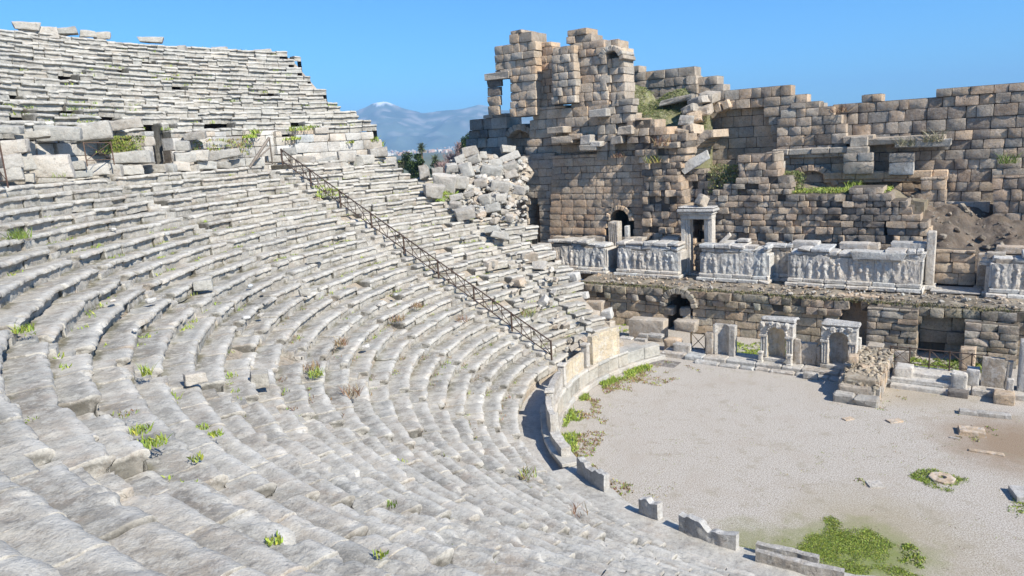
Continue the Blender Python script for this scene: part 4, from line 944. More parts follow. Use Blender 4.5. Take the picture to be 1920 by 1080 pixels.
# concave slab with round front edges
def hollow(x0,x1,yt,W,label):
    u0,u1=pu(x0,665,W)[0],pu(x1,665,W)[0]; z0=.3; z1=pu((x0+x1)/2,yt,W)[1]; V=[];Fc=[];K=20; prof=[]
    for i in range(K+1):
        s=i/K; u=u0+(u1-u0)*s; w=W+.32*math.sin(math.pi*min(1,max(0,(s-.12)/.62)))**.6 if .12<s<.74 else W; prof.append((u,w))
    prof+= [(u1,W+.5),(u0,W+.5)]; m=len(prof); J=12
    for j in range(J+1):
        for u,w in prof: V.append(S(u,w,z0+(z1-z0)*j/J))
    P=np.array(V); P+=fbm(P,2.5,9)[:,None]*.025
    for j in range(J):
        for i in range(m): a=j*m+i; e=j*m+(i+1)%m; Fc.append([a,e,e+m,a+m])
    Fc.append([J*m+i for i in range(m)])
    tag(mk('hollow_slab',P,Fc,M['marble'],None,tint=np.array(PALE),smooth=40),label,'slab')
hollow(1337,1377,611,7.5,'upright grey slab hollowed like a niche, beside the small gate')
G2='upright slabs in the row beside the orchestra'
slabW('upright_slab',1322,1336,624,7.4,'narrow round-topped slab touching the hollowed slab',GREY,yb=665,grp=G2)
slabW('upright_slab',1487,1501,637,7.5,'tall narrow grey slab with a rounded top beside the cream niche',GREY,grp=G2)
slabW('upright_slab',1501,1530,644,7.6,'broad cracked grey slab between the two large niches',GREY,grp=G2,amp=1.2)
slabW('upright_slab',1530,1538,650,7.6,'thin dark slab against the left side of the dark niche',GREY,grp=G2)
slabW('upright_slab',1603,1612,634,8.,'short white stub behind the right side of the dark niche',MARB,grp=G2,z0=.8)
slabW('upright_slab',1838,1882,672,7.4,'wide plain dark slab at the right end of the long railing',GREY,yb=728,grp=G2,amp=.5)
slabW('upright_slab',1884,1895,678,7.4,'split pointed slab right of the wide plain slab',GREY,yb=728,grp=G2,ty=.06)
slabW('upright_slab',1675,1703,660,9.3,'squat grey slab just behind the left end of the long railing',GREY,yb=690,grp=G2,z0=0)
slabW('stone_block',1797,1827,654,9.,'pitted brown block behind the right end of the long railing',TAN,yb=700,z0=0,dp=.7,cat='block',mat='rubble')
slabW('marble_pedestal',1886,1900,712,6.7,'small moulded white pedestal in front of the split slab',MARB,yb=735,z0=.2,dp=.35,cat='pedestal')
slabW('marble_pier',1905,1935,641,7.3,'tall pier with a carved cap at the right edge of the view',LIME,yb=740,dp=.7,cat='pier',amp=.3)
slabW('stone_block',1625,1654,649,9.2,'squared grey block lying at the back of the rubble ramp',GREY,yb=672,z0=1.15,dp=.8,cat='block',mat='loose')
slabW('boulder',1600,1623,653,8.7,'rounded pale boulder on the back left of the rubble ramp',PALE,yb=680,z0=1.1,dp=.7,cat='boulder',mat='loose')
slabW('stone_block',1178,1244,600,9.6,'long dark-faced block behind the orchestra corner',GREY,yb=640,z0=0,dp=1.,cat='block',mat='loose',amp=.4)
slabW('boulder',1263,1302,603,9.4,'large squarish rough boulder left of the small gate',GREY,yb=632,z0=.9,dp=.9,cat='boulder',mat='rubble')
slabW('upright_slab',1197,1215,627,7.4,'slim upright slab at the orchestra corner, tallest of the stubs there',PALE,yb=668,z0=.9,grp=G2)
slabW('stone_block',1215,1241,628,7.5,'broad grey slab closing the orchestra corner',PALE,yb=668,z0=.9,dp=.5,cat='block')
slabW('stone_block',1190,1210,641,6.9,'small square post in front of the slim corner slab',PALE,yb=668,z0=.9,dp=.4,cat='block')
slabW('stone_block',1160,1183,634,5.9,'short bright white block next to the tall yellow parapet panel',MARB,yb=655,z0=1.1,dp=.5,cat='block')
slabW('stone_block',1244,1270,637,7.9,'pile-topping brown block between the corner slab and the small gate',TAN,yb=662,z0=0,dp=.8,cat='block',mat='rubble')
slabW('stone_block',1262,1292,646,7.2,'low pale stepped block left of the small gate',PALE,yb=666,z0=.1,dp=.6,cat='block')
# stair of white slabs under the long railing
sp_=empty('marble_steps',S(2.2,7,0),'short flight of long white marble steps below the long railing','steps')
for k,(z_,wf) in enumerate(((.2,6.3),(.42,6.75),(.62,7.3))):
    b=B(); sbox(b,.7,3.9,wf,8.6,z_-.24 if k else -.1,z_,MARB,.015,.03); b.build('step',M['marble'],sp_)
slabW('stone_block',1676,1709,690,7.,'stepped marble block at the left end of the white steps',MARB,yb=715,z0=.0,dp=1.1,cat='block')
slabW('stone_block',1782,1812,702,6.7,'carved marble block at the right end of the white steps',MARB,yb=728,z0=.0,dp=.8,cat='block')
slabW('stone_block',1810,1836,694,7.3,'bluish white flat block left of the wide plain slab',LIME,yb=722,z0=.2,dp=.8,cat='block')
slabW('boulder',1862,1902,741,5.9,'low brown boulder on the gravel below the right end of the long step',TAN,yb=757,z0=-.05,dp=.9,cat='boulder',mat='rubble')
slabW('stone_block',1776,1815,734,6.1,'dark rough stone lying under the white steps',DARK,yb=748,z0=-.05,dp=.5,cat='block',mat='rubble')
slabW('stone_block',1505,1532,700,6.0,'low pale stone lying in front of the stylobate below the cracked slab',PALE,yb=712,z0=-.02,dp=.4,cat='block')
# rubble ramp
rp=empty('rubble_ramp',S(-.4,6,0),'sloping ramp of rubble and earth jutting into the gravel orchestra','ramp')
def sidefr(uu,sgn):
    def fr(u,W_,zz): return S(uu+sgn*(W_),u,zz),[SAX[1],SAX[0],SAX[2]]
    return fr
prof=[(3.4,0),(3.4,.42),(4.1,.5),(4.2,.8),(5.2,.95),(6.6,1.1),(8.9,1.25),(8.9,0)]
for uu,sg in ((.55,-1),(-1.35,1)):
    b_=masonry('side_wall',prof,0,.35,M['rubble'],rp,pal=((TAN,3),(PALE,3)),course=.28,blen=(.3,.6),frame=sidefr(uu,sg),jit=.03,ragged=.0)
b=B(); sbox(b,-1.4,-.45,3.15,3.8,-.05,.42,PALE,.04,.07); sbox(b,-.44,.6,3.1,3.8,-.05,.4,PALE,.04,.07)
sbox(b,-1.3,.4,3.8,4.4,.0,.72,GREY,.05,.08); b.build('front_block',M['rubble'],rp)
b=B()
for _ in range(330):
    u=random.uniform(-1.25,.45); w_=random.uniform(3.9,8.8); z_=np.interp(w_,[3.9,4.2,5.2,6.6,8.9],[.55,.85,1.0,1.15,1.3]); s_=random.uniform(.06,.26)
    stone(b,S(u,w_,z_),axes(random.random()*3,random.random(),random.random()),(s_*1.3,s_,s_*.8),tone((.42,.35,.25),.15),.02,.05)
sbox(b,-1.1,.35,4.1,8.8,.3,1.02,(.36,.30,.22),.05); o=b.build('rubble_fill',M['rubble'],rp); o['kind']='stuff'
for i,(x,y,s_) in enumerate(((1625,690,.5),(1600,672,.45),(1640,707,.35))):
    o=rough_block('boulder',atW(x,y,6.-.4*i),(s_*1.4,s_,s_*.8),i,TAN,M['rubble']); tag(o,['wedge-shaped stone on the middle of the rubble ramp','flat stone on the left edge of the rubble ramp','small tan stone low on the rubble ramp'][i],'boulder','loose stones on the rubble ramp')

# ------------------------------------------------------------------ things lying in the orchestra
def lying(x,y,l,wd,h,th,label,t=PALE,name='stone_slab',mat='marble',cat='slab'):
    P=atz(x,y,0); o=rough_block(name,P+np.array([0,0,h/2-.03]),(l,wd,h),th,t,M[mat],amp=.5,n=8); tag(o,label,cat)
lying(1846,779,2.0,.42,.22,AL+.12,'long beam-like slab with a slot, lying on the gravel near the right edge')
lying(1822,812,1.0,.75,.22,AL+.15,'square tan slab half sunk in the gravel below the beam-like slab',TAN)
lying(1838,848,.8,.22,.1,AL,'thin slab set in the gravel beside brown soil',TAN)
lying(1866,852,.6,.22,.1,AL,'short thin slab right beside another in the brown soil',TAN)
lying(1790,822,.35,.12,.08,AL,'tiny pale stone on the gravel left of the square tan slab',PALE)
lying(1640,909,.55,.5,.09,AL+.5,'small white square slab alone on open gravel',MARB)
lying(1590,786,.5,.3,.08,.3,'low rough stone on the gravel in front of the rubble ramp, left of another',TAN)
lying(1677,790,.6,.4,.1,.1,'low rough stone on the gravel in front of the rubble ramp, right of another',TAN)
lying(1922,932,.8,.9,.25,AL+.3,'pale squared block cut by the right edge of the view',LIME)
lying(1235,680,2.3,1.2,.04,AL,'flat dark slab set in the ground at the orchestra corner',DARK)
P=atz(1766,898,0); b=B(); K=8
V=[];Fc=[]
for (rr,z) in ((.46,-.02),(.46,.07),(.43,.09),(.17,.09),(.17,-.02)):
    for i in range(K): a=2*math.pi*(i+.5)/K; V.append(P+np.array([rr*math.cos(a),rr*math.sin(a),z]))
for j in range(4):
    for i in range(K): Fc.append([j*K+i,j*K+(i+1)%K,(j+1)*K+(i+1)%K,(j+1)*K+i])
tag(mk('drain_stone',V,Fc,M['marble'],None,tint=np.array(TAN),smooth=30),'eight-sided stone ring with a round hole in a patch of green weeds','stone ring')

# ------------------------------------------------------------------ loose blocks on the walkway, rim and seats
def loose(x0,y0,x1,y1,label,Rr=None,h=.25,t=None,mat='loose',cat='block',grp=None,th=None,tx=None,ty=None,name='stone_block',dep=None,W=None,n=7,z=None):
    xc,yc=(x0+x1)/2,(y0+y1)/2
    if W is not None: P=atW(xc,yc,W)
    elif z is not None: P=atz(xc,yc,z)
    else:
        if Rr is None:
            P=cone(xc,yc,h); rad=math.hypot(P[0]-C[0],P[1]-C[1]); Rl=33.6
            if rad>Rl: a,zz=cth(xc,yc,Rl); P=cylp(a,Rl,zz)
        else: a,zz=cth(xc,yc,Rr); P=cylp(a,Rr,zz)
    D=math.sqrt(P[0]**2+P[1]**2+(P[2]-EZ)**2); k=D/F
    wd,hh=(x1-x0)*k*.97,(y1-y0)*k*.95
    a=math.atan2(P[1]-C[1],P[0]-C[0]); 
    if th is None: th=math.atan2(P[1],P[0])-math.pi/2+random.uniform(-.3,.3)
    dd=dep or min(max(.5*(wd+hh),.35),1.3)*.85
    t=t or tone(random.choice(((.40,.385,.345),PALE,(.36,.345,.305),(.34,.315,.275))),.06,.015)
    o=rough_block(name,P,(wd*.88,dd*.8,hh*.84),th,t,M[mat],random.uniform(-.12,.12) if tx is None else tx,random.uniform(-.12,.12) if ty is None else ty,n=n); tag(o,label,cat,grp); return o
GD='fallen blocks along the walkway below the upper seats'
for a in (
 (8,262,50,290,'squared dark grey block near the left edge, on top of the walkway blocks'),(75,237,147,264,'big cracked grey slab leaning over the low wall near the left edge'),
 (147,231,206,265,'largest upright grey block with one sharp sloping side, left of the green slope'),(-10,236,36,250,'flat slab at the left edge just under the upper seats'),(34,247,88,261,'narrow pale slab left of the big cracked slab'),
 (58,290,130,334,'biggest worn boulder with a pitted orange underside at the left of the walkway'),(3,290,36,316,'brownish round boulder behind the rail at the left edge'),(22,292,58,322,'pitted grey boulder right of the brownish round one'),(6,314,40,340,'pale boulder low at the left edge'),(38,325,62,340,'small mossy stone at the foot of the biggest worn boulder'),
 (130,303,160,321,'dark-faced cube on the walkway left of the wooden rail'),(130,320,168,334,'smooth sloping block below the dark-faced cube'),(160,307,200,330,'grey block directly under the wooden rail'),(192,306,228,332,'tall pale block right of the wooden rail'),
 (226,309,266,329,'block with a black shaded left face, below the green slope'),(262,308,312,326,'wide low block left of the doorway foot'),(309,306,330,324,'orange-tinted upright block at the doorway foot'),
 (213,284,284,308,'long smooth wall block under the green slope'),(331,263,356,284,'upper square block right of the dark doorway'),(327,284,366,305,'grey block under the upper square one, right of the dark doorway'),(350,281,392,303,'rounded grey block with a dark left shadow right of the doorway'),(390,280,450,299,'long flat grey block between doorway and stairs'),
 (325,303,356,323,'low dark block at the doorway threshold'),(347,308,372,323,'small dark wedge beside the threshold block'),(366,301,405,319,'pale rounded block left of the tilted grey one'),(405,303,432,317,'pinkish low block on the walkway edge'),
 (430,298,460,315,'tilted pale grey block in the middle of the walkway'),(459,295,495,313,'dark pitted boulder between two pale blocks'),(497,291,530,306,'white-topped slab at the head of the long railing'),
 (207,223,263,243,'thick slab overhanging the green slope'),(345,247,386,262,'thin slab leaning right of the doorway lintel'),
 (530,276,556,292,'pale block on the wall right of the railing head'),(556,292,592,308,'rough cream block above the first seats right of the railing'),(592,294,632,316,'wide rough block with a dark left side right of the railing'),
 (602,304,640,317,'small block lying on the seats below the wide rough one'),(632,282,668,306,'grey block tipped on its corner'),(655,291,683,324,'white slab leaning down onto the seats'),(668,288,702,310,'rounded block behind the white leaning slab'),(690,276,728,297,'large dark-sided cube at the right end of the walkway'),(715,295,744,313,'flat-topped block under the large dark-sided cube'),(733,306,746,320,'small end stone where the walkway wall stops')):
    loose(*a,Rr=35.6 if a[1]>255 and a[0]<600 else (36.6 if a[1]<255 else 35.),grp=GD,dep=1.)
GR='loose stones on the rim of the upper seats'
for a in ((30,42,70,56,'highest heap stone on the skyline near the left corner'),(46,52,102,76,'long slab under the highest skyline stone'),(107,53,142,65,'pointed stone on the skyline right of the highest heap'),(152,57,178,70,'small rounded stone on the skyline'),(176,60,205,74,'pair-like bright stone on the skyline above the slope'),(262,70,304,80,'flat thin slab lying on the skyline, left half'),(298,88,350,107,'big dark-sided block just under the skyline'),(352,92,392,104,'flat domed stone on the skyline'),(399,88,426,97,'upper of two dark stacked blocks standing on the skyline'),(400,97,430,106,'lower of two dark stacked blocks standing on the skyline'),(476,92,510,102,'flat capstone standing at the right of the skyline'),(590,186,613,198,'overhanging dark-bottomed block on the right edge of the upper seats')):
    loose(*a,Rr=50.6 if a[1]<150 else 43.,grp=GR)
GH='tumbled blocks heaped beside the ruined tower'
for a in (
 (862,273,898,295,'long white block tilted on the very top of the tumbled heap'),(937,272,968,288,'top cube of the leaning block stack beside the tower'),(934,287,978,304,'second block from the top of the stack beside the tower, the widest'),(938,303,973,321,'third block from the top of the stack beside the tower'),(944,319,973,338,'bottom block of the stack beside the tower'),
 (915,298,944,316,'smooth tilted block just left of the block stack'),(899,308,944,333,'large slanting block in the middle right of the heap'),(850,290,873,308,'rounded pale block below the long white one'),(873,290,903,308,'flat block right below the long white one'),(833,305,860,324,'cube with a bright top on the left shoulder of the heap'),(863,303,888,337,'upright pitted block in the centre of the heap'),
 (808,313,832,328,'small grey cube on the seats left of the heap'),(785,308,806,338,'white upright boulder farthest left of the heap'),(810,322,858,368,'biggest flat slab sliding down the left of the heap'),(792,343,834,373,'broad slab under the biggest sliding slab'),(843,327,880,357,'rounded block right of the biggest sliding slab'),(887,333,915,353,'pitted cube low in the middle of the heap'),(917,337,958,362,'long rounded block low at the right of the heap'),
 (842,362,870,377,'thin pale slab at the lower foot of the heap'),(868,358,890,370,'small flat stone beside the thin pale slab'),(897,363,923,386,'dark-sided wedge below the pitted cube'),(908,380,941,401,'large pale block below the wedge'),(850,387,893,413,'biggest rough boulder at the bottom of the heap'),(840,377,867,392,'brownish flat stone above the bottom boulder'),(945,400,963,417,'single white stone on the rubble near the small arch'),
 (897,283,914,300,'small brown stone between the white block and the stack'),(907,423,941,439,'weathered slab on the seats under the heap'),(918,433,957,449,'second weathered slab just below on the seats'),(962,347,987,367,'pale cube touching the grey return wall'),(925,362,950,380,'tumbled grey stone left of the pale cube')):
    loose(*a,h=.45,grp=GH,tx=random.uniform(-.35,.35),ty=random.uniform(-.3,.3))
b=B()
for _ in range(520):
    x=random.uniform(845,985); y=300+115*random.random()**1.6
    if x<845+ (y-300)*.55-10: continue
    P=cone(x,y,random.uniform(.0,.25)); rad=math.hypot(P[0]-C[0],P[1]-C[1])
    if rad>35: a,zz=cth(x,y,34.); P=cylp(a,34.,zz)
    s_=random.uniform(.1,.55)*random.choice((.5,1)); stone(b,P,axes(random.random()*3,random.uniform(-.5,.5),random.uniform(-.5,.5)),(s_*1.4,s_,s_*.8),tone(random.choice((PALE,(.36,.34,.30),GREY)),.12),s_*.12,s_*.25)
for _ in range(260):          # body of the heap
    x=random.uniform(865,985); y=random.uniform(288,360); a,zz=cth(x,y,33.9); s_=random.uniform(.5,1.1)
    stone(b,cylp(a,34.2,zz-.5),axes(random.random()*3,random.uniform(-.5,.5),random.uniform(-.5,.5)),(s_*1.3,s_,s_*.8),tone(random.choice((PALE,(.36,.34,.30),GREY)),.12),s_*.12,s_*.25)
tag(b.build('rubble',M['loose']),'small broken stones filling the heap beside the ruined tower','rubble',kind='stuff')
b=B()                         # ruined lower right seats
for _ in range(130):
    x=random.uniform(880,1150); y=random.uniform(470,660)
    t_=(y-470)/190; lo=900+t_*130; hi_=1010+t_*150
    if not(lo<x<hi_): continue
    P=cone(x,y,random.uniform(.02,.2)); s_=random.choice((.15,.25,.35,.6))*random.uniform(.7,1.1); face_stone(b,P,axes(random.random()*3,random.uniform(-1.6,-.4),random.uniform(-.4,.4)),(s_*1.4,s_,s_*.75),tone(random.choice((PALE,PALE,GREY)),.12),s_*.12,s_*.12)
tag(b.build('rubble',M['loose']),'broken stones strewn over the ruined lower seats right of the railing','rubble',kind='stuff')
GP='squared blocks dumped at the stage end of the seats'
for a in ((1058,508,1089,530,'block with a black hollow face at the top of the side passage',8.5),(1050,529,1088,546,'grey block right under the hollow-faced one',8.3),(1067,545,1106,562,'wide grey block, third down the stack at the side passage',7.8),(1084,561,1136,585,'longest squared block with a bright right end',8.2),(1056,566,1101,580,'dark beam on the left under the longest block',7.2),(1055,581,1098,593,'second dark beam below the first',7.1),(1092,580,1126,602,'tilted cube with a light top in front of the longest block',7.),(1083,600,1117,622,'block under the tilted cube',6.8),(1108,595,1128,634,'slanting slab wedged beside the block stack',6.6),(1124,578,1150,598,'upper block of the right-hand stack',8.4),(1128,598,1153,622,'lower block of the right-hand stack',8.4),(1063,590,1078,612,'dark upright slab in the gap of the dumped blocks',7.4),(1064,603,1090,625,'rounded broken stone at the foot of the dumped blocks',6.8),(1072,584,1090,604,'small cube under the second dark beam',7.),(1126,618,1152,632,'low block at the foot of the right-hand stack',8.2),(1030,575,1052,592,'grey stone left of the dark beams',8.),(1005,560,1030,578,'pale stone on the broken seats near the passage',8.6),(960,520,985,536,'dark-topped stone sitting on the broken seats below the railing middle',None),(1040,600,1062,616,'cube-like stone left of the dumped blocks',7.)):
    loose(*a[:5],W=a[5],grp=GP,t=tone(GREY,.1) if random.random()<.6 else LIME,th=AL+random.uniform(-.3,.3),dep=.9)
G3='single stones lying on the lower seats'
for a in ((362,523,399,546,'round grey boulder sitting alone in the middle of the seats'),(574,481,606,493,'flat dark-sided stone on the seats left of the railing'),(345,697,386,722,'orange-brown stone broken out of a seat'),(468,694,505,728,'curved grey stone on a seat row left of the dry weeds'),(560,540,582,556,'small dark-shaded stone upper middle of the seats'),(905,488,930,503,'pale rounded block on the seats beside the railing')):
    loose(*a,h=.12,grp=G3)
b=B()
for _ in range(26):
    x=random.uniform(150,1000); y=random.uniform(360,700); P=cone(x,y,.05); s_=random.uniform(.1,.24); stone(b,P,axes(random.random()*3),(s_*1.4,s_,s_*.7),tone(LIME,.1),s_*.08,s_*.2)
tag(b.build('pebbles',M['loose']),'little stones scattered over the lower seats','rubble',kind='stuff')
# side passage through the end of the seats
pp=empty('side_passage',S(-18.5,10,0),'broken side passage with a tan wall at the stage end of the seats','passage')
masonry('wall',poly([(1004,496),(1034,488),(1062,514),(1086,532),(1082,600),(1050,575),(1020,545)],10.),10.,.7,M['wall'],pp,pal=(((.43,.34,.26),4),(GREY,1)),course=.6,blen=(.8,1.6),jit=.02,ragged=.05)
masonry('wall',poly([(985,505),(1000,492),(1012,496),(1020,545),(1010,548)],10.6),10.6,.5,M['wall'],pp,pal=((DARK,1),(BROWN,1)),course=.6,blen=(.5,1.))  # dark stones paint in the shade of the passage opening
b=B()
for (x0,x1,y,h_,w_,t) in ((965,1006,474,.5,10.2,LIME),(1003,1036,478,.55,9.9,LIME),(968,1028,462,.5,10.8,PALE),(1030,1046,496,.5,9.8,PALE),(1040,1062,506,.5,9.5,PALE)):
    (ua,za),(ub,_)=pu(x0,y,w_),pu(x1,y,w_); sbox(b,ua,ub,w_-.5,w_+.6,za-h_/2,za+h_/2,t,.04,.07)
b.build('lintel',M['loose'],pp)

# ------------------------------------------------------------------ railings
def railing_line(pts,h,r_post,r_rail,name,label,mat,t,bal=3,cross=True,low=.18,grp=None,cat='railing',x_only=False):
    base=np.array(pts[0]); r=empty(name,base,label,cat,grp)
    up=np.array([0,0,1.]); pts=[np.array(p) for p in pts]
    for p in pts:
        b=B(); bar(b,p-up*.1,p+up*(h+.05),r_post,t,6); b.build('post',M[mat],r)
    b=B()
    for p,q in zip(pts,pts[1:]): bar(b,p+up*h,q+up*h,r_rail,t,6)
    b.build('handrail',M[mat],r); b=B()
    for p,q in zip(pts,pts[1:]): bar(b,p+up*low,q+up*low,r_rail*.8,t,6)
    b.build('bottom_rail',M[mat],r)
    for p,q in zip(pts,pts[1:]):
        b=B(); m=bal+1
        for i in range(1,m):
            a=p+(q-p)*i/m; bar(b,a+up*low,a+up*h,r_rail*.6,t,5)
        if cross:
            k=2 if not x_only else max(1,m)
            for i in range(k):
                a0=p+(q-p)*i/k; a1=p+(q-p)*(i+1)/k
                bar(b,a0+up*low,a1+up*h,r_rail*.6,t,5)
                bar(b,a0+up*h,a1+up*low,r_rail*.6,t,5)
        b.build('lattice',M[mat],r)
    return r
tr=2.572; pts=[]
for n_ in np.linspace(27,.2,9): pts.append(cylp(tr,R0+n_*DR+.2,Z0+n_*DZ+.0))
railing_line(pts,.98,.06,.038,'stair_railing','long rusty iron railing running down the stairs through the seats','iron',BROWNIRON)
pts=[S(u,8.35,.62) for u in (.45,1.35,2.25,3.15,4.1,4.75)]
railing_line(pts,1.0,.035,.028,'iron_railing','rusty iron railing with crossed bars behind the white steps','iron',BROWNIRON,bal=0,x_only=True)
a=pu(1296,655,8.)[0]; e=pu(1323,655,8.)[0]
railing_line([S(a,8.,.2),S(e,8.,.2)],1.15,.05,.04,'small_gate','small closed gate with an X brace beside the hollowed slab','iron',(.16,.12,.07),bal=0,x_only=True,cat='gate')
def railR(pxs,Rr,z,h,name,label,t):
    pts=[]
    for x,y in pxs: a,_=cth(x,y,Rr); pts.append(cylp(a,Rr,z))
    return railing_line(pts,h,.03,.025,name,label,'wood',t,bal=0,x_only=True)
railR([(164,312),(214,306)],34.9,13.55,1.0,'wooden_rail','short brown rail with crossed bars standing on the walkway blocks',(.13,.085,.06))
railR([(-30,335),(12,335)],34.5,12.9,1.7,'wooden_rail','brown rail cut by the left edge of the view',(.10,.06,.045))
# leaning gate post at the head of the stairs
b=B(); p0=cylp(2.655,34.9,12.8); bar(b,p0,cylp(2.600,34.9,14.6),.09,(.2,.17,.14)); bar(b,cylp(2.64,34.9,13.2),cylp(2.60,34.9,14.0),.05,(.2,.17,.14)); bar(b,cylp(2.60,34.9,12.9),cylp(2.60,34.9,14.6),.05,(.12,.1,.08))
tag(b.build('wooden_post',M['wood']),'leaning grey wooden post at the head of the long railing','post')

# ------------------------------------------------------------------ plants
GRN=((.25,.34,.05),(.32,.36,.07),(.17,.24,.045)); DRY=((.30,.23,.12),(.24,.15,.09),(.20,.11,.08))
class Blades:
    def __init__(s): s.V=[];s.F=[];s.T=[]
    def tuft(s,P,rad,n,h,pal,lean=.5,wd=.02):
        P=np.array(P,float)
        for _ in range(n):
            a=random.random()*6.283; rr=rad*math.sqrt(random.random()); o=P+np.array([rr*math.cos(a),rr*math.sin(a),-.02]); hh=h*random.uniform(.5,1.2)
            b_=random.random()*6.283; dx=np.array([math.cos(b_),math.sin(b_),0]); tip=o+np.array([random.gauss(0,lean*hh),random.gauss(0,lean*hh),hh]); w_=wd*random.uniform(.6,1.5)
            mid=(o+tip)/2+np.array([0,0,hh*.12]); k=len(s.V)
            s.V+=[o-dx*w_,o+dx*w_,mid+dx*w_*.8,mid-dx*w_*.8,tip]; s.F+=[(k,k+1,k+2,k+3),(k+3,k+2,k+4)]; s.T+=[tone(random.choice(pal),.2,.08)]*5
    def build(s,name,label,cat='grass',parent=None): 
        o=mk(name,s.V,s.F,M['leaf'],parent,tint=np.array(s.T))
        if parent is None: tag(o,label,cat,kind='stuff')
        return o
def inpoly(p,pg):
    x,y=p;c=False;k=len(pg)
    for i in range(k):
        (x0,y0),(x1,y1)=pg[i],pg[(i+1)%k]
        if (y0>y)!=(y1>y) and x<(x1-x0)*(y-y0)/(y1-y0)+x0: c=not c
    return c
def patch(bl,pts,n,z,h,pal,rad=.12,k=9,wd=.02,ragged=.35,sc=1.3):
    W_=[atz(x,y,z)[:2] for x,y in pts]; A=np.array(W_); lo,hi=A.min(0),A.max(0); c=0
    while c<n:
        p=np.array([random.uniform(lo[0]-.4,hi[0]+.4),random.uniform(lo[1]-.4,hi[1]+.4)])
        j=vn(np.array([[p[0],p[1],3.]]),sc,3)[0]; q=p+ragged*np.array([j,vn(np.array([[p[0],p[1],9.]]),sc,5)[0]])*1.5
        c+=1
        if not inpoly(q,W_) or vn(np.array([[p[0],p[1],1.]]),2.2,7)[0]*.6+vn(np.array([[p[0],p[1],1.]]),.7,17)[0]*.5<random.uniform(-.6,.06): continue
        bl.tuft((p[0],p[1],z),rad,k,h,pal,wd=wd)
G=Blades()
patch(G,[(1560,972),(1600,985),(1630,1003),(1700,1045),(1705,1075),(1620,1085),(1500,1085),(1490,1075),(1520,1050),(1500,1030),(1525,1010)],12000,0,.045,GRN,rad=.15,k=8,wd=.017,sc=2.,ragged=.5)
patch(G,[(1300,995),(1360,1000),(1430,1025),(1470,1045),(1440,1070),(1350,1062),(1310,1035)],2600,0,.045,GRN+DRY[:1],rad=.13,wd=.014,sc=2.,ragged=.7)
patch(G,[(1700,1020),(1735,1030),(1735,1070),(1705,1060)],500,0,.09,GRN)
patch(G,[(1715,880),(1760,882),(1790,892),(1822,900),(1790,908),(1775,920),(1735,915),(1718,900)],1900,0,.07,GRN,ragged=.2,wd=.014)
patch(G,[(1600,898),(1640,898),(1655,915),(1630,915)],90,0,.06,GRN+DRY)
patch(G,[(1210,905),(1300,915),(1310,925),(1250,945),(1215,935)],200,0,.06,GRN+DRY,ragged=.8,k=5)
patch(G,[(1900,930),(1935,935),(1935,965),(1895,960)],250,0,.08,GRN)
patch(G,[(1800,805),(1860,800),(1870,825),(1810,828)],100,0,.07,GRN+DRY)
patch(G,[(1340,645),(1470,640),(1480,662),(1380,672)],1200,0,.12,GRN)
patch(G,[(1690,672),(1840,678),(1845,702),(1700,700)],1400,0,.14,GRN)
patch(G,[(1155,590),(1180,595),(1180,640),(1155,630)],300,0,.15,GRN)
patch(G,[(1640,745),(1700,735),(1710,750),(1650,775)],160,0,.06,GRN+DRY)
# strip along the foot of the orchestra wall
for _ in range(1500):
    a=random.uniform(2.15,3.55); f_=random.random()**1.6; rr=12.85-f_*(1.5+.6*math.sin(a*9)); P=cylp(a,rr,0)
    if vn(np.array([[P[0],P[1],0]]),1.2,2)[0]<-.15: continue
    G.tuft(P,.12,7,.10 if f_>.4 else .2,GRN if (f_<.35 and a<3.2) else DRY+GRN[:1])
for _ in range(500):
    a=random.uniform(2.0,2.5); P=cylp(a,random.uniform(10,12.7),0)
    if vn(np.array([[P[0],P[1],0]]),.9,2)[0]<-.05: continue
    G.tuft(P,.15,6,.08,DRY+GRN[:1])
for _ in range(1500):             # thin scatter of weeds and dry stalks over the gravel
    a=random.uniform(0,6.283); rr=12.6*math.sqrt(random.random()); P=cylp(a,rr,0)
    if (P[:2]-C)@nv<-6.4 or vn(np.array([[P[0],P[1],5.]]),.55,22)[0]*.7+vn(np.array([[P[0],P[1],5.]]),2.5,23)[0]*.5<.06: continue
    G.tuft(P,.16,6,.05,DRY+GRN,wd=.012)
G.build('grass','patches of short green and dry grass on the gravel of the orchestra')
Wd=Blades()
for _ in range(2300):             # joints at the foot of each seat row
    n_=random.randint(0,26); a=random.uniform(2.15,4.5); Rn=R0+(n_+1)*DR
    g_=vn(np.array([[a*Rn*.35,n_*3.1,0]]),1.,4)[0]
    if g_<.12: continue
    far=n_>10; P=cylp(a,Rn+.02-random.random()**2*.25,Z0+n_*DZ)
    D=math.hypot(P[0],P[1]); 
    if D<9 and random.random()<.8: continue
    dry = (n_<13 and 2.5<a<3.6)
    Wd.tuft(P,.16,8,random.uniform(.05,.15)*(1 if D>14 else .6),DRY+GRN[2:] if dry and random.random()<.75 else GRN,wd=.014)
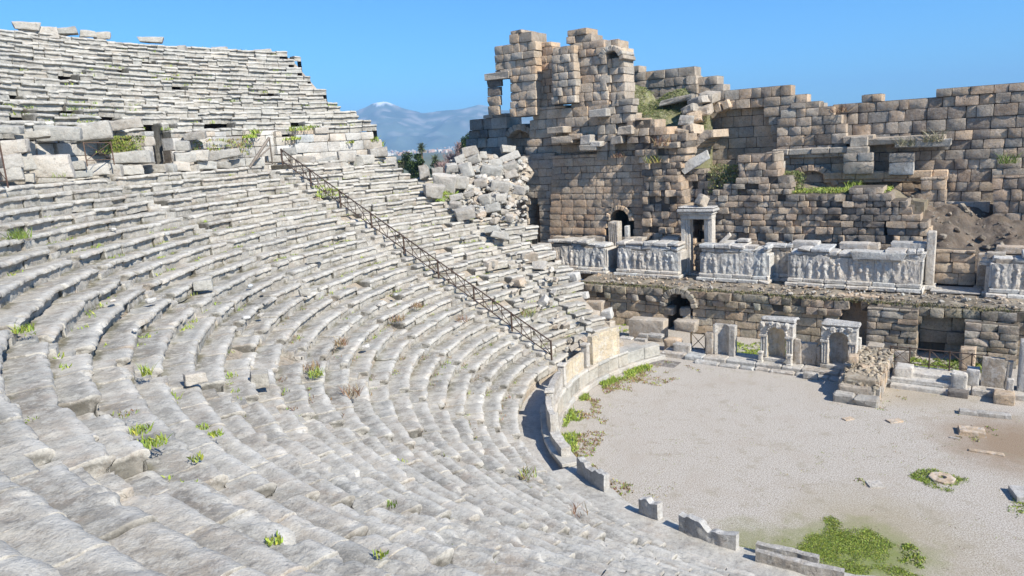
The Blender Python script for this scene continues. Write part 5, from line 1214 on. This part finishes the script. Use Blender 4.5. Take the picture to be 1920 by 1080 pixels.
for (x,y,r_,n_,pal,h) in ((592,703,.28,90,GRN,.3),(585,690,.3,60,DRY,.3),(640,645,.25,70,DRY,.35),(660,740,.35,70,DRY,.4),(45,618,.22,70,GRN,.2),(263,806,.16,60,GRN,.14),(285,828,.26,110,GRN,.12),(378,800,.14,50,GRN,.1),(402,812,.16,60,GRN,.1),(367,857,.12,40,GRN,.1),(236,1017,.12,60,GRN,.07),(437,1029,.1,50,GRN,.06),(512,1008,.12,60,GRN,.07),(465,1048,.06,20,DRY,.04),(275,700,.12,40,GRN,.3),(38,445,.35,90,GRN[2:],.35),(735,944,.1,30,GRN[2:],.1),(990,890,.3,60,DRY+GRN,.3),(780,575,.4,80,DRY,.3),(745,600,.4,80,DRY,.3),(868,600,.4,60,DRY,.3),(992,590,.5,80,DRY+GRN,.5),(1085,960,.3,30,DRY,.3),(110,330,.5,80,GRN,.3),(1110,740,.3,10,GRN,.1),(232,772,.25,50,GRN+DRY,.06),(70,988,.2,50,GRN,.04),(712,1035,.08,30,GRN,.08)):
    Wd.tuft(cone(x,y,.0)+np.array([0,0,-.03]),r_,n_,h,pal,wd=.012)
for (pts,k) in (([(840,360),(860,372),(820,378)],60),([(590,350),(640,352),(640,372),(600,372)],30)):
    for _ in range(k):
        x=random.uniform(min(p[0] for p in pts),max(p[0] for p in pts)); y=random.uniform(min(p[1] for p in pts),max(p[1] for p in pts)); Wd.tuft(cone(x,y,.0),.2,8,.2,GRN)
Wd.build('weeds','green and dry weeds growing in the joints of the stone seats','weeds')
U=Blades()
for _ in range(420):
    n_=random.randint(0,17); a=random.uniform(2.32,3.15)
    if vn(np.array([[a*9,n_*.8,0]]),1.,14)[0]<.25: continue
    U.tuft(cylp(a,RU+(n_+1)*.74-.1,ZU+n_*.415),.3,10,.22,GRN,wd=.02)
def wallbush(x,y,Rr,rad,n,h,pal=GRN): a,z=cth(x,y,Rr); U.tuft(cylp(a,Rr,z),rad,n,h,pal,wd=.03)
for a in ((470,258,36.8,.5,160,.5),(562,245,37.2,1.,300,.7),(545,262,36.8,.7,200,.5),(480,250,36.9,.3,80,.6),(655,268,36.6,.4,80,.4),(700,265,37.,.5,160,.8),(708,275,37.5,.5,120,.9),(585,240,37.3,.5,120,.5)): wallbush(a[0],a[1],a[2],a[3],int(a[4]*.7),a[5]*.5)
for _ in range(330):
    x=random.uniform(203,270); y=random.uniform(252,284)
    a,z=cth(x,y,36.7-(y-250)*.02); U.tuft(cylp(a,36.6,z-.1),.25,7,.09,GRN+DRY[:1],wd=.014)
for _ in range(120):
    x=random.uniform(360,470); y=random.uniform(262,290); a,z=cth(x,y,36.8); U.tuft(cylp(a,36.7,z),.2,7,.15,GRN+DRY)
U.build('weeds','green weeds between the blocks of the upper seats and the wall below them','weeds')
# banks of grass on the ruins
def onmesh(P,n,pal,h,cond,rad=.2,k=7,wd=.025):
    bl=Blades(); c=0
    idx=rng.integers(0,len(P),n)
    for i in idx:
        p=P[i]+np.array([random.uniform(-.1,.1),random.uniform(-.1,.1),0])
        if cond(p): bl.tuft(p,rad,k,h*random.uniform(.6,1.3),pal,wd=wd)
    return bl
PALEG=((.17,.21,.06),(.22,.23,.09),(.12,.17,.045),(.26,.24,.13))
onmesh(mnd,5200,PALEG,.07,lambda p: vn(np.array([p]),.8,3)[0]>-.45 ).build('grass','pale green grass covering the mound behind the tower')
T_=Blades()
for _ in range(1500):
    x=random.uniform(1462,1660); y=random.uniform(340,365); u_,_=pu(x,y,20.5); w_=random.uniform(20.2,23.5); 
    T_.tuft(S(u_,w_,8.62+random.uniform(-.1,.15)),.2,8,.15,GRN[:2]+PALEG[:2],wd=.03)
for _ in range(420):
    x=random.uniform(1330,1392); y=random.uniform(305,362); u_,z_=pu(x,y,20.2); T_.tuft(S(u_,20.+random.random(),z_-.2),.25,8,.16,PALEG+DRY[:1],wd=.025)
for _ in range(260):
    x=random.uniform(1455,1500); y=random.uniform(318,352); u_,z_=pu(x,y,21.); T_.tuft(S(u_,21.+random.random(),z_-.2),.25,8,.16,PALEG,wd=.025)
T_.build('grass','bright grass on top of the low rubble wall')
D_=Blades()
for (x,y,W,n_,h,pal) in ((1750,260,24.3,90,.9,((.34,.30,.20),(.2,.2,.1))),(1700,268,24.3,60,.7,((.34,.30,.20),(.2,.2,.1))),(1575,205,24.6,60,.6,DRY),(1240,268,18.8,90,.8,DRY),(1225,300,18.7,60,.6,DRY+GRN),(1160,290,18.9,40,.5,DRY),(1600,345,24,60,.5,GRN),(1610,350,23.6,60,.4,GRN),(1890,300,24.9,70,.7,GRN[2:])):
    u_,z_=pu(x,y,W); D_.tuft(S(u_,W,z_-.2),.6,n_,h,pal,lean=.7,wd=.018)
for _ in range(520):          # moss and weeds on the edge of the stage
    u_=random.uniform(bx(1090),bx(1920)); D_.tuft(S(u_,12.55+random.random()*.8,2.9+random.uniform(-.05,.08)),.2,7,.12,((.10,.11,.04),(.2,.17,.09)),wd=.025)
D_.build('weeds','dry stalks and dark weeds on the walls of the stage ruin','weeds')

# trees beyond the gap
def crown(bl,c,rx_,rz,n,leaf,pal,clump=14):
    cs=[]
    for _ in range(clump):
        v=np.array([random.gauss(0,1) for _ in range(3)]); v/=np.linalg.norm(v); v*=random.uniform(.45,.85); cs.append((v,random.uniform(.28,.5)))
    for _ in range(n):
        v,r_=random.choice(cs); d_=np.array([random.gauss(0,1) for _ in range(3)]); d_/=np.linalg.norm(d_); q=v+d_*r_*random.random()**.4
        P=np.array(c)+q*np.array([rx_,rx_,rz]); a=np.array([random.gauss(0,1) for _ in range(3)]); a/=np.linalg.norm(a); e=np.cross(a,[.3,.5,.8]); e/=np.linalg.norm(e); s_=leaf*random.uniform(.6,1.4)
        bl.add([P-a*s_,P+e*s_*.5,P+a*s_,P-e*s_*.5],[(0,1,2,3)],tone(random.choice(pal),.25,.06))
def bush_tree(x,ytop,ybot,wpx,D,label,pal,n=2600,name='leafy_tree',cat='tree'):
    r_=ray(x,(ytop+ybot)/2); k=D/math.hypot(r_[0],r_[1]); P=r_*k; zc=P[2]+EZ; rx_=wpx/F*D/2; rz=(ybot-ytop)/F*D/2
    gz=-7-.00035*D; r=empty(name,(P[0],P[1],gz),label,cat)
    b=B(); 
    for s_ in range(5): bar(b,(P[0],P[1],gz+(zc-gz)*s_/5),(P[0]+.2*math.sin(s_),P[1],gz+(zc-gz)*(s_+1)/5),.45-.06*s_,(.12,.09,.07))
    b.build('trunk',M['wood'],r)
    b=B(); crown(b,(P[0],P[1],zc),rx_,rz,n,rx_*.09,pal); crown(b,(P[0],P[1],zc-rz*1.6),rx_,rz*1.1,n//2,rx_*.09,pal); b.build('crown',M['leaf'],r)
DG=((.05,.085,.025),(.07,.115,.035),(.10,.14,.045))
bush_tree(772,286,325,46,120,'round dark green tree left of the palm',DG,3600)
bush_tree(876,252,292,34,110,'dark olive tree rising beside the left foot of the ruined tower',DG,2400)
bush_tree(752,296,325,22,95,'small thin olive bush at the end of the seats',((.10,.12,.06),(.14,.13,.08)),1200)
bush_tree(705,258,290,20,95,'thin dark shrub behind the end of the walkway wall',DG,900)
bush_tree(822,300,330,50,150,'low green shrubs right of the palm',((.07,.10,.04),(.11,.12,.06)),1800)
def palm(x,yt,D,wpx,label):
    r_=ray(x,yt); k=D/math.hypot(r_[0],r_[1]); P=r_*k; zt=P[2]+EZ; gz=-7-.00035*D; R_=wpx/F*D/2; top=np.array([P[0],P[1],zt-R_*.75])
    r=empty('palm_tree',(P[0],P[1],gz),label,'palm tree','palms beyond the seats')
    b=B(); N_=10
    for s_ in range(N_): 
        a=np.array([P[0],P[1],gz+(top[2]-gz)*s_/N_]); bar(b,a,a+np.array([0,0,(top[2]-gz)/N_]),.34-.012*s_,(.14,.10,.07),8)
    b.build('trunk',M['wood'],r); b=B()
    for i in range(46):
        a=random.random()*6.283; el=random.uniform(-.7,1.35); dx=np.array([math.cos(a),math.sin(a),0]); L_=R_*random.uniform(.85,1.1); prev=top.copy(); K=5
        for s_ in range(K):
            e2=el-.9*(s_/K)**1.3; nx=prev+(dx*math.cos(e2)+np.array([0,0,math.sin(e2)]))*L_/K
            sd_=np.cross(dx,[0,0,1.])
            for q in range(4):
                o=prev+(nx-prev)*q/4; ll=L_*.26*(1-.5*s_/K)
                for sg in (-1,1):
                    tip=o+sd_*sg*ll+dx*ll*.4-np.array([0,0,ll*.35]); b.add([o,o+(nx-prev)*.22,tip],[(0,1,2)],tone(random.choice(((.05,.08,.03),(.08,.11,.04),(.12,.12,.05))),.2))
            prev=nx
    b.build('crown',M['leaf'],r)
palm(789,268,150,24,'tall palm with a spiky round crown standing out against the blue mountains')
palm(815,290,170,20,'lower palm partly hidden right of the tall one')
def bare(x,yt,yb,wpx,D,label):
    r_=ray(x,yb); k=D/math.hypot(r_[0],r_[1]); P=r_*k; zb=P[2]+EZ; H=(yb-yt)/F*D; Wd_=wpx/F*D; gz=-7-.00035*D
    b=B(); bar(b,(P[0],P[1],gz),(P[0],P[1],zb),.2,(.2,.15,.13))
    for _ in range(420):
        a=random.random()*6.283; p=np.array([P[0],P[1],zb])+np.array([random.gauss(0,.12)*Wd_,random.gauss(0,.12)*Wd_,random.uniform(0,.5)*H]); q=p+np.array([math.cos(a)*Wd_*.22,math.sin(a)*Wd_*.22,random.uniform(.2,.5)*H]); bar(b,p,q,.03,tone((.30,.21,.19),.15),3)
    tag(b.build('bare_tree',M['wood']),label,'tree')
bare(850,282,322,40,130,'leafless pinkish brown tree between the palms and the heap of blocks')
bare(832,300,325,34,125,'smaller leafless bush in front of the pinkish tree')
bare(864,262,300,24,128,'twiggy bare tree beside the dark olive tree')

# ------------------------------------------------------------------ air
def haze():
    V=[(x,y,z) for x in (-9000,9000) for y in (-9000,9000) for z in (-60,500)]
    Fc=[(0,1,3,2),(4,6,7,5),(0,4,5,1),(2,3,7,6),(0,2,6,4),(1,5,7,3)]
    m,t,p=nodes('haze'); t.nodes.remove(p); v=t.nodes.new('ShaderNodeVolumePrincipled'); v.inputs['Color'].default_value=(.33,.63,1,1); v.inputs['Density'].default_value=HAZE; v.inputs['Anisotropy'].default_value=.0
    out=[n_ for n_ in t.nodes if n_.type=='OUTPUT_MATERIAL'][0]; t.links.new(v.outputs[0],out.inputs['Volume'])
    o=mk('haze',V,Fc,m,None,origin=(0,0,0)); tag(o,'thin blue haze over the far plain and mountains','haze',kind='stuff')
HAZE=1.6e-4
haze()
